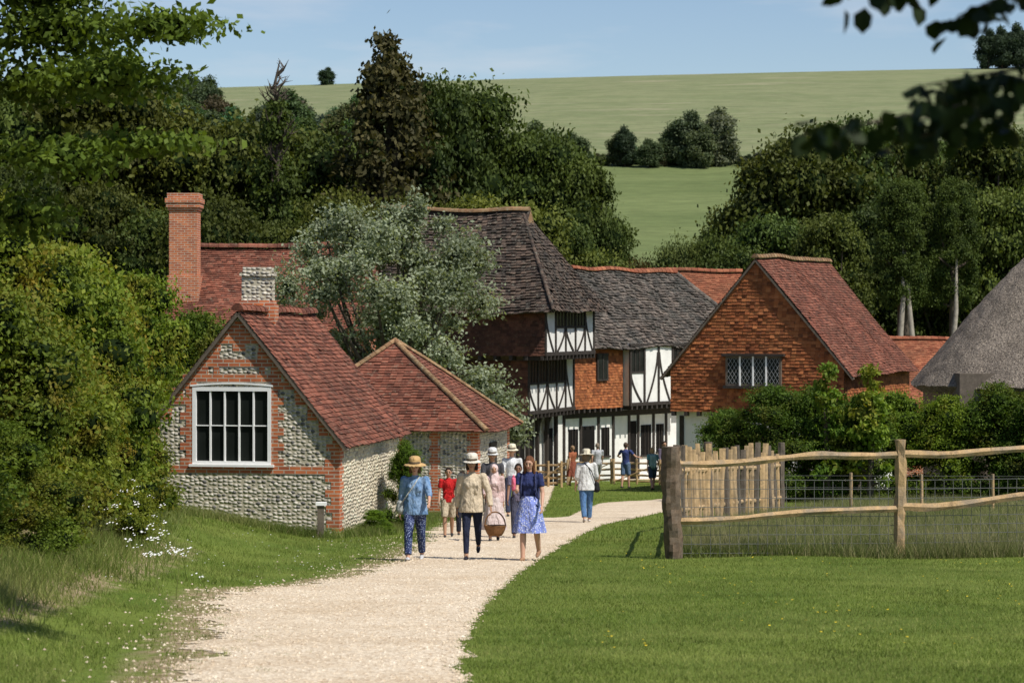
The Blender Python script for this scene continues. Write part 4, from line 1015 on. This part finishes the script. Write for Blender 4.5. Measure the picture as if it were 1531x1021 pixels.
# ------------------------------------------------------------------ people
def cap(V,F,p0,p1,r0,r1,ky=1,rd=(1,1),side=(1,0,0),n=12):
    p0=Vector(p0);p1=Vector(p1); d=p1-p0
    if d.length<1e-5: d=Vector((0,0,1))*1e-4
    d.normalize(); s=Vector(side); s=s-d*s.dot(d)
    if s.length<.2: s=Vector((0,1,0)); s=s-d*s.dot(d)
    s.normalize(); t=d.cross(s); R_=[]
    if rd[0]: R_+=[(p0-d*r0*math.sin(R(e))*.9,r0*math.cos(R(e))) for e in (75,45,20)]
    R_+=[(p0,r0),(p0.lerp(p1,.5),(r0+r1)/2),(p1,r1)]
    if rd[1]: R_+=[(p1+d*r1*math.sin(R(e))*.9,r1*math.cos(R(e))) for e in (20,45,75)]
    b=len(V)
    for c,r in R_:
        for k in range(n):
            a=2*math.pi*k/n; V.append(tuple(c+s*math.cos(a)*r+t*math.sin(a)*r*ky))
    for i in range(len(R_)-1):
        for k in range(n): F.append((b+i*n+k,b+i*n+(k+1)%n,b+(i+1)*n+(k+1)%n,b+(i+1)*n+k))
    F.append(tuple(b+k for k in range(n))[::-1]); F.append(tuple(b+(len(R_)-1)*n+k for k in range(n)))
def blob(name,parts,mat,parent,voxel=.014,sm_=4,raw=()):
    V=[];F=[]
    for p in parts: cap(V,F,*p[:4],**(p[4] if len(p)>4 else {}))
    me=bpy.data.meshes.new(name); me.from_pydata(V,[],F); ob=bpy.data.objects.new(name,me); COL.objects.link(ob)
    if voxel:
        r=ob.modifiers.new('r','REMESH'); r.mode='VOXEL'; r.voxel_size=voxel
        s=ob.modifiers.new('s','SMOOTH'); s.iterations=sm_; s.factor=.5
        bpy.context.view_layer.update(); dg=bpy.context.evaluated_depsgraph_get()
        m2=bpy.data.meshes.new_from_object(ob.evaluated_get(dg)); ob.modifiers.clear(); ob.data=m2; me=m2
    if raw:
        V=[tuple(v.co) for v in me.vertices]; F=[tuple(p.vertices) for p in me.polygons]
        for p in raw: cap(V,F,*p[:4],**(p[4] if len(p)>4 else {}))
        me=bpy.data.meshes.new(name); me.from_pydata(V,[],F); ob.data=me
    me.materials.clear(); me.materials.append(mat); me.polygons.foreach_set('use_smooth',[True]*len(me.polygons)); ob.parent=parent; return ob
def lathe(name,prof,mat,parent,n=24,loc=(0,0,0),wave=0,wn=9,sx=1,sy=1,ph=0,rot=None):
    V=[];F=[]
    for i,(r,z) in enumerate(prof):
        for k in range(n):
            a=2*math.pi*k/n; w=1+wave*(i/(len(prof)-1))*math.sin(a*wn+ph+math.sin(a*2)*1.2)
            V.append((r*w*math.cos(a)*sx,r*w*math.sin(a)*sy,z))
    for i in range(len(prof)-1):
        for k in range(n): F.append((i*n+k,i*n+(k+1)%n,(i+1)*n+(k+1)%n,(i+1)*n+k))
    me=bpy.data.meshes.new(name); me.from_pydata(V,[],F); me.materials.append(mat); me.polygons.foreach_set('use_smooth',[True]*len(F))
    ob=bpy.data.objects.new(name,me); COL.objects.link(ob); ob.parent=parent; ob.location=loc
    if rot: ob.rotation_euler=rot
    return ob
_mc={}
def cloth(col,pat=None,col2=(.8,.8,.8),scale=40):
    k=(tuple(col),pat)
    if k in _mc: return _mc[k]
    m,nt,o=newmat('cloth_%d'%len(_mc)); g_=N(nt)
    f=g_.noise(g_.obj(),7,3); c=g_.ramp(f,[(.3,tuple(x*.75 for x in col)),(.7,tuple(min(1,x*1.15) for x in col))])
    if pat=='spots':
        v=g_.n('TexVoronoi'); v.inputs['Scale'].default_value=scale; g_.l(g_.obj(),v.inputs['Vector'])
        c=g_.mix(g_.ramp(v.outputs['Distance'],[(.28,1),(.36,0)]),c,col2)
    if pat=='denim': c=g_.mix(g_.ramp(g_.noise(g_.obj(),10,4,.7),[(.4,0),(.6,.6)]),c,col2)
    mp=g_.n('Mapping'); mp.inputs['Scale'].default_value=(1,1,.45); g_.l(g_.obj(),mp.inputs[0])
    g_.bsdf(o,c,.85,.15,g_.bump(g_.noise(mp.outputs[0],16,3),.9,.06)); _mc[k]=m; return m
def flat(col): return cloth(col,None)
def skinm(col):
    k=('skin',tuple(col))
    if k not in _mc: _mc[k]=plain('skin_%d'%len(_mc),col,.55,.3,.08,5)
    return _mc[k]
SK={'f':(.55,.32,.22),'t':(.42,.24,.15),'b':(.25,.13,.08)}
m_eye=plain('eye_dark',(.02,.015,.012),.3,.5,.1); m_lip=plain('lips',(.38,.12,.10),.5,.3,.1)
def person(name,x,y,head,H,top,bot,legs=(22,8,-18,18),armR=(15,6,20),armL=(-12,6,20),skin='f',hair=(.03,.02,.015),hairstyle='short',hat=None,hatcol=(.6,.5,.32),sleeve='long',legwear='trousers',shoe=(.05,.05,.05),tophem=.86,female=True,yaw=0,tilt=0,wide=1.0,skirtlen=.5,lod=False,extra=None,loose=.0):
    E=empty(name); sk=skinm(SK[skin]); mt=top if not isinstance(top,tuple) else flat(top); mbt=bot if not isinstance(bot,tuple) else flat(bot)
    vx=.018 if lod else .013
    def leg(sx,a,bend):
        hip=Vector((sx*.085,0,.90)); t=R(a); kn=hip+Vector((sx*.01,math.sin(t),-math.cos(t)))*.43
        t2=R(a-bend); an=kn+Vector((-sx*.01,math.sin(t2),-math.cos(t2)))*.40; return hip,kn,an,t2
    LR=leg(1,legs[0],legs[1]); LL=leg(-1,legs[2],legs[3])
    low=min(LR[2].z,LL[2].z)-.075; dz=Vector((0,0,-low))
    LR=[v+dz if isinstance(v,Vector) else v for v in LR]; LL=[v+dz if isinstance(v,Vector) else v for v in LL]
    D=lambda x_,y_,z_: Vector((x_,y_,z_))+dz
    shw=.165*wide if female else .19*wide
    def arm(sx,fw,out,bend,inw=0):
        s=D(sx*shw,0,1.385); f_=R(fw); o_=R(out)
        d=Vector((sx*math.sin(o_),math.sin(f_)*math.cos(o_),-math.cos(f_)*math.cos(o_))); el=s+d*.285
        f2=R(fw+bend); d2=Vector((sx*math.sin(o_*.4)-sx*math.sin(R(inw)),math.sin(f2),-math.cos(f2))).normalized(); wr=el+d2*.245; return s,el,wr,d2
    AR=arm(1,*armR); AL=arm(-1,*armL)
    body=[]
    for L in (LR,LL):
        body+=[(L[0],L[1],.082*wide,.052),(L[1],L[1].lerp(L[2],.35)+Vector((0,-.012,0)),.052,.054),(L[1].lerp(L[2],.35)+Vector((0,-.012,0)),L[2],.054,.036),(L[2],L[2]+Vector((0,.0,-.03)),.038,.036)]
    for A in (AR,AL): body+=[(A[0],A[1],.046,.036),(A[1],A[2],.036,.024)]
    body+=[(D(0,0,.92),D(0,.0,1.08),.15*wide,.125*wide,{'ky':.68}),(D(0,0,1.08),D(0,-.005,1.30),.125*wide,.15,{'ky':.66}),(D(-.11,-.005,1.36),D(.11,-.005,1.36),.06,.06),(D(0,-.01,1.38),D(0,.005,1.50),.052,.048)]
    yw=R(yaw); hc=D(0,.015,1.585)
    fd=Vector((math.sin(yw),math.cos(yw),math.sin(R(tilt)))).normalized(); sd=Vector((fd.y,-fd.x,0)).normalized(); up=sd.cross(fd)
    body+=[(hc+up*.005,hc+up*.03,.078,.078,{'ky':1.18,'side':sd}),(hc-up*.05+fd*.03,hc-up*.02+fd*.02,.05,.062)]
    raw=[(hc+fd*.093+up*.012,hc+fd*.112-up*.02,.008,.013)]+[(hc+sd*s*.077-up*.02,hc+sd*s*.08+up*.015,.012,.014,{'ky':.6}) for s in (1,-1)]
    for sx,A in ((1,AR),(-1,AL)):
        w,d2=A[2],A[3]; pe=w+d2*.085; body.append((w,pe,.027,.036,{'ky':.5,'side':(0,1,0)}))
        s2=Vector((0,1,0)); s2=(s2-d2*s2.dot(d2)).normalized(); inn=Vector((-sx,0,0))
        for q,(o_,l) in enumerate(((-.027,.062),(-.009,.078),(.009,.082),(.027,.072))):
            b0=pe+s2*o_; m1=b0+d2*l*.55+inn*.008; e1=m1+d2*l*.35+inn*.024; raw+=[(b0-d2*.015,m1,.0095,.0085,{'n':6}),(m1,e1,.0085,.006,{'n':6})]
        b0=w+d2*.03+s2*.026; m1=b0+s2*.026+d2*.03; raw+=[(b0,m1,.012,.0105,{'n':6}),(m1,m1+d2*.03+inn*.012,.0105,.008,{'n':6})]
    blob('body',body,sk,E,vx,3,raw)
    if not lod:
        e=[]
        for s in (1,-1): e.append((hc+fd*.088+sd*s*.03+up*.014,hc+fd*.090+sd*s*.034+up*.014,.010,.010))
        blob('eyes',e,m_eye,E,0); blob('mouth',[(hc+fd*.088-up*.048-sd*.016,hc+fd*.088-up*.048+sd*.016,.007,.007)],m_lip,E,0)
        blob('eyebrows',[(hc+fd*.092+sd*s*.02+up*.034,hc+fd*.086+sd*s*.046+up*.032,.005,.004) for s in (1,-1)],flat(hair),E,0)
    T=[]; hz=tophem
    T+=[(D(0,0,hz),D(0,0,1.08),.165*wide+loose*1.6,.14*wide+loose,{'ky':.74,'rd':(0,1)}),(D(0,0,1.08),D(0,-.002,1.29),.14*wide+loose,.165,{'ky':.74}),(D(-.12,-.005,1.36),D(.12,-.005,1.36),.066,.066),(D(0,-.01,1.36),D(0,0,1.425),.085,.062)]
    if female: T+=[(D(-.065,.065,1.25),D(.065,.065,1.25),.07,.07)]
    for A in (AR,AL):
        T.append((A[0],A[1],.058+loose*.3,.05+loose*.3,{'rd':(1,1)}) if sleeve!='short' else (A[0],A[0].lerp(A[1],.62),.06,.056,{'rd':(1,0)}))
        if sleeve=='long': T.append((A[1],A[2],.048+loose*.3,.034+loose*.3,{'rd':(1,0)}))
        if sleeve=='elbow': T.append((A[1],A[1].lerp(A[2],.35),.05,.046,{'rd':(1,0)}))
    if not lod:
        gp=random.Random(int(abs(x*100)))
        for _ in range(7):
            zc=gp.uniform(.92,1.28); sx_=gp.choice((1,-1)); xo=gp.uniform(.02,.11)*sx_; T.append((D(xo,.105+loose,zc),D(xo+gp.uniform(-.05,.05),.10+loose,zc+gp.uniform(-.12,-.04)),.012,.018,{'n':6}))
    blob('top',T,mt,E,vx,2)
    if legwear in('trousers','shorts','leggings'):
        w={'trousers':(.102,.075,.062),'shorts':(.108,.09,.08),'leggings':(.09,.06,.044)}[legwear]; T=[(D(0,0,.90),D(0,0,1.03),.158*wide,.138*wide,{'ky':.74})]
        for L in (LR,LL):
            if legwear=='shorts': T.append((L[0],L[0].lerp(L[1],.95),w[0]*wide,w[1],{'rd':(1,0)}))
            else: T+=[(L[0],L[1],w[0]*wide,w[1]),(L[1],L[1].lerp(L[2],.92),w[1],w[2],{'rd':(1,0)})]
        blob('trousers',T,mbt,E,vx,3)
    else:
        z0=low*-1+1.06; pr=[]
        for i in range(9): t=i/8; pr.append(((.135+.13*t**.8)*wide,z0-t*(z0-skirtlen)))
        lathe('skirt',pr,mbt,E,60,(0,0,0),.12,7,1,.85,x)
    S=[]
    for L in (LR,LL):
        an=L[2]; p=L[3]; fwd=Vector((0,math.cos(p*.5),math.sin(p*.5)+.0)).normalized(); lo=an+Vector((0,0,-.04))
        S+=[(lo-fwd*.045,lo+fwd*.06,.036,.038,{'ky':.9}),(lo+fwd*.06+Vector((0,0,-.006)),lo+fwd*.14+Vector((0,0,-.012)),.038,.028,{'ky':.7})]
    blob('shoes',S,flat(shoe),E,vx,2)
    hm=flat(hair); Hh=[(hc-fd*.02+up*.03,hc+up*.048-fd*.0,.088,.082,{'ky':1.15,'side':sd}),(hc-fd*.05-up*.02,hc-fd*.04+up*.03,.07,.08)]
    if hairstyle=='long': Hh+=[(hc-fd*.05,hc-fd*.06-up*.22,.075,.05)]+[(hc+sd*s*.07+up*.02+fd*.01,hc+sd*s*.08-up*.2+fd*.02,.03,.026) for s in (1,-1)]
    if hairstyle=='bob': Hh+=[(hc+sd*s*.07+up*.02,hc+sd*s*.075-up*.08,.034,.03) for s in (1,-1)]+[(hc-fd*.05,hc-fd*.05-up*.07,.075,.06)]
    if hairstyle=='scarf':
        Hh=[(hc-fd*.012,hc+up*.035-fd*.006,.094,.088,{'ky':1.1,'side':sd}),(hc-fd*.04-up*.05,D(0,-.02,1.40),.085,.12,{'ky':.8}),(D(0,.06,1.43),D(0,.09,1.28),.075,.10,{'ky':.6})]
        blob('headscarf',Hh,hm,E,vx,2)
        blob('face',[(hc+fd*.05-up*.03,hc+fd*.05+up*.015,.052,.056)],sk,E,vx,2)
    else: blob('hair',Hh,hm,E,vx,2)
    if hat:
        c=flat(hatcol); o=hc+up*.055
        br={'wide':.2,'sun':.165,'bucket':.14}[hat]
        lathe('hat',[(0.001,.135),(.06,.132),(.088,.115),(.1,.07),(.104,.02),(.106,.012),(br*.8,.0),(br,-.018),(br*.8,-.006),(.1,.004)],c,E,28,o,.05,3,1,1.08,0,(R(-6),0,0))
        lathe('hat_band',[(.1035,.015),(.1055,.02),(.103,.048),(.1,.05)],flat((.12,.09,.06)),E,28,o,0,3,1,1.08,0,(R(-6),0,0))
    if extra: extra(E,dict(AR=AR,AL=AL,D=D,hc=hc,LR=LR,LL=LL))
    s=H/1.70; E.scale=(s,s,s); E.rotation_euler=(0,0,R(head)); E.location=(x,y,G(x,y)+(.018 if inpath(np.array([x]),np.array([y]))[0] else .0)); return E
wick=woodmat('wicker',(.28,.14,.06),30,.5)
def basket(E,P):
    w=P['AL'][2]+P['AL'][3]*.12; c=w+Vector((-.06,0,-.27))
    lathe('basket',[(.001,-.1),(.10,-.1),(.125,-.06),(.15,0),(.165,.06),(.172,.07),(.16,.07),(.14,0),(.1,-.08)],wick,E,28,c,.0,3,1.1,.85)
    pts=[c+Vector((math.cos(t)*.17,0,.05+math.sin(t)*.24)) for t in [math.pi*k/12 for k in range(13)]]
    v,f=tube(pts,[.012]*13,8); npmesh('basket_handle',v,f,[wick],parent=E)
def strapbag(col,side=1,size=.14,z=.95):
    def f(E,P):
        D=P['D']; m=flat(col)
        blob('bag',[(D(side*.24,-.02,z),D(side*.24,-.02,z-size),.07,.09,{'ky':1.3})],m,E,.014,2)
        pts=[D(side*.22,-.1,z),D(side*.1,-.14,1.25),D(-side*.06,-.07,1.44),D(-side*.08,.03,1.44),D(side*.0,.13,1.3),D(side*.14,.15,1.1),D(side*.23,.06,z)]
        v,f_=tube(pts,[.012]*7,6); npmesh('bag_strap',v,f_,[m],parent=E)
    return f
def backpack(col):
    def f(E,P):
        D=P['D']; m=flat(col); blob('backpack',[(D(0,-.19,1.32),D(0,-.19,1.02),.13,.14,{'ky':.6})],m,E,.014,2)
        for s in (1,-1):
            v,f_=tube([D(s*.1,-.14,1.3),D(s*.11,-.04,1.445),D(s*.11,.08,1.4),D(s*.12,.135,1.22),D(s*.14,.03,1.02)],[.02]*5,6); npmesh('strap',v,f_,[m],parent=E)
    return f
def bottle(E,P):
    w=P['AR'][2]+P['AR'][3]*.09; m=flat((.75,.16,.25)); blob('pink_bottle',[(w+Vector((-.03,.03,-.05)),w+Vector((-.03,.03,.11)),.035,.035),(w+Vector((-.03,.03,.11)),w+Vector((-.03,.03,.16)),.02,.018)],m,E,.0)
    backpack((.05,.06,.14))(E,P)
denim=cloth((.13,.24,.42),'denim',(.30,.42,.58)); navyp=cloth((.03,.045,.12),'spots',(.35,.42,.6),45); dressm=cloth((.24,.30,.68),'spots',(.75,.78,.85),38)
person('woman_in_denim_shirt',-1.5,37.4,176,1.58,denim,navyp,legs=(24,6,-14,14),armR=(-8,10,14),armL=(28,14,35),hairstyle='bob',hair=(.12,.07,.04),hat='wide',hatcol=(.55,.36,.16),sleeve='elbow',tophem=.80,wide=1.1,loose=.026,tilt=-8,shoe=(.55,.55,.55),extra=strapbag((.4,.42,.4),1,.1,.98))
person('woman_in_cream_top',-.62,37.5,178,1.60,(.60,.50,.36),(.02,.025,.05),legs=(16,4,-20,26),armR=(-14,10,10),armL=(12,20,14),hairstyle='bob',skin='t',hat='sun',hatcol=(.72,.66,.55),sleeve='long',legwear='leggings',tophem=.80,loose=.03,wide=1.1,yaw=8,shoe=(.03,.03,.04),extra=basket)
person('woman_in_blue_dress',.27,37.1,168,1.60,(.03,.04,.12),dressm,legs=(12,4,-16,16),armR=(30,4,80),armL=(8,12,30),hairstyle='long',hair=(.16,.07,.035),sleeve='short',legwear='dress',shoe=(.35,.2,.12),skirtlen=.46,tilt=-12,extra=bottle)
person('boy_in_red_shirt',-1.22,46.4,182,1.34,(.5,.02,.02),(.5,.42,.3),legs=(14,6,-12,12),skin='t',sleeve='short',legwear='shorts',female=False,wide=.95,shoe=(.04,.04,.04),armR=(5,8,25),armL=(18,8,40))
person('child_in_dark_top',-.98,47.6,180,1.28,(.04,.04,.05),(.02,.02,.03),skin='b',sleeve='short',female=False,wide=.95)
person('woman_in_headscarf',-.33,44.6,180,1.42,(.62,.45,.42),(.66,.55,.52),hair=(.72,.55,.52),hairstyle='scarf',skin='t',legwear='dress',skirtlen=.25,legs=(8,4,-8,8),loose=.02,tophem=.85,armR=(20,8,50))
person('man_with_cap',-.42,52,180,1.68,(.08,.08,.09),(.03,.03,.04),hat='bucket',hatcol=(.72,.72,.7),skin='t',female=False,sleeve='short')
person('boy_with_dark_hair',.12,46.2,178,1.44,(.16,.14,.2),(.06,.06,.09),skin='b',female=False,sleeve='short')
person('man_in_sun_hat',.0,60,178,1.76,(.68,.69,.7),(.05,.06,.1),hat='sun',hatcol=(.72,.66,.5),female=False,sleeve='long',lod=True)
person('woman_in_white_top',1.7,55.2,6,1.62,(.72,.72,.70),(.10,.20,.38),legs=(12,4,-12,14),armR=(8,14,25),armL=(4,10,20),hat='wide',hatcol=(.66,.6,.45),hairstyle='bob',hair=(.2,.15,.1),sleeve='elbow',loose=.03,wide=1.1,tophem=.78,shoe=(.6,.55,.5),extra=strapbag((.02,.02,.02),1,.12,.92))
person('woman_in_orange_top',2.38,95,40,1.62,(.35,.12,.06),(.25,.08,.05),lod=True,hair=(.3,.2,.12),sleeve='short',skin='f',legwear='dress',skirtlen=.4)
person('man_in_pale_shirt',3.4,96.2,10,1.72,(.5,.52,.55),(.3,.3,.3),lod=True,female=False,sleeve='short',legwear='shorts',hair=(.25,.2,.15))
person('man_in_navy_shirt',4.35,92.5,-30,1.74,(.05,.07,.2),(.12,.18,.28),lod=True,female=False,sleeve='short',legwear='shorts',armR=(20,40,60),armL=(20,40,60),legs=(8,4,-8,6),hair=(.1,.07,.05))
person('woman_in_teal_top',5.2,89.5,8,1.62,(.14,.36,.38),(.05,.07,.1),lod=True,sleeve='short',legwear='shorts',hair=(.4,.28,.16),hairstyle='bob',armR=(10,15,40),extra=backpack((.25,.4,.4)))
person('man_by_doorway',6.1,97,200,1.78,(.12,.1,.14),(.06,.06,.08),lod=True,female=False,skin='t')
# ------------------------------------------------------------------ light, sky, camera
az=math.atan2(.56,-.46); el=R(54)
sv=Vector((math.sin(az)*math.cos(el),math.cos(az)*math.cos(el),math.sin(el)))
sl=bpy.data.lights.new('sun','SUN'); sl.energy=5.0; sl.angle=R(.5); sl.color=(1,.945,.87)
so=bpy.data.objects.new('sun',sl); COL.objects.link(so); so.rotation_euler=sv.to_track_quat('Z','Y').to_euler(); so.location=(20,-20,40)
w=bpy.data.worlds.new('World'); scene.world=w; w.use_nodes=True; nt=w.node_tree; nt.nodes.clear(); gq=N(nt)
sk=gq.n('TexSky'); sk.sky_type='NISHITA'; sk.sun_disc=False; sk.sun_elevation=el; sk.sun_rotation=az; sk.air_density=1.0; sk.dust_density=.7; sk.ozone_density=2.0
tc=gq.n('TexCoord'); mp=gq.n('Mapping'); mp.inputs['Scale'].default_value=(5,5,26); gq.l(tc.outputs['Generated'],mp.inputs[0])
cf=gq.ramp(gq.noise(mp.outputs[0],1.6,6,.55),[(.52,0),(.78,.5)])
c=gq.mix(1,sk.outputs[0],(1.04,1.08,1.18),'MULTIPLY')
sx=gq.n('SeparateXYZ'); gq.l(tc.outputs['Generated'],sx.inputs[0])
hz=gq.ramp(sx.outputs['Z'],[(.05,(1.38,1.34,1.28)),(.35,(1,1,1))])
c=gq.mix(1,c,hz,'MULTIPLY')
c=gq.mix(cf,c,(8.8,9.0,9.6))
bg=gq.n('Background'); gq.l(c,bg.inputs[0]); bg.inputs[1].default_value=.082
wo=gq.n('OutputWorld'); gq.l(bg.outputs[0],wo.inputs[0])
cd=bpy.data.cameras.new('camera'); cam=bpy.data.objects.new('camera',cd); COL.objects.link(cam); scene.camera=cam
cam.location=(0,0,1.8); cam.rotation_euler=(R(90),0,0); cd.lens=85; cd.sensor_width=36; cd.shift_y=-30.5/1531; cd.clip_start=.1; cd.clip_end=6000
cd.dof.use_dof=True; cd.dof.focus_distance=44; cd.dof.aperture_fstop=4.0
scene.view_settings.view_transform='Standard'; scene.view_settings.look='None'; scene.view_settings.exposure=0
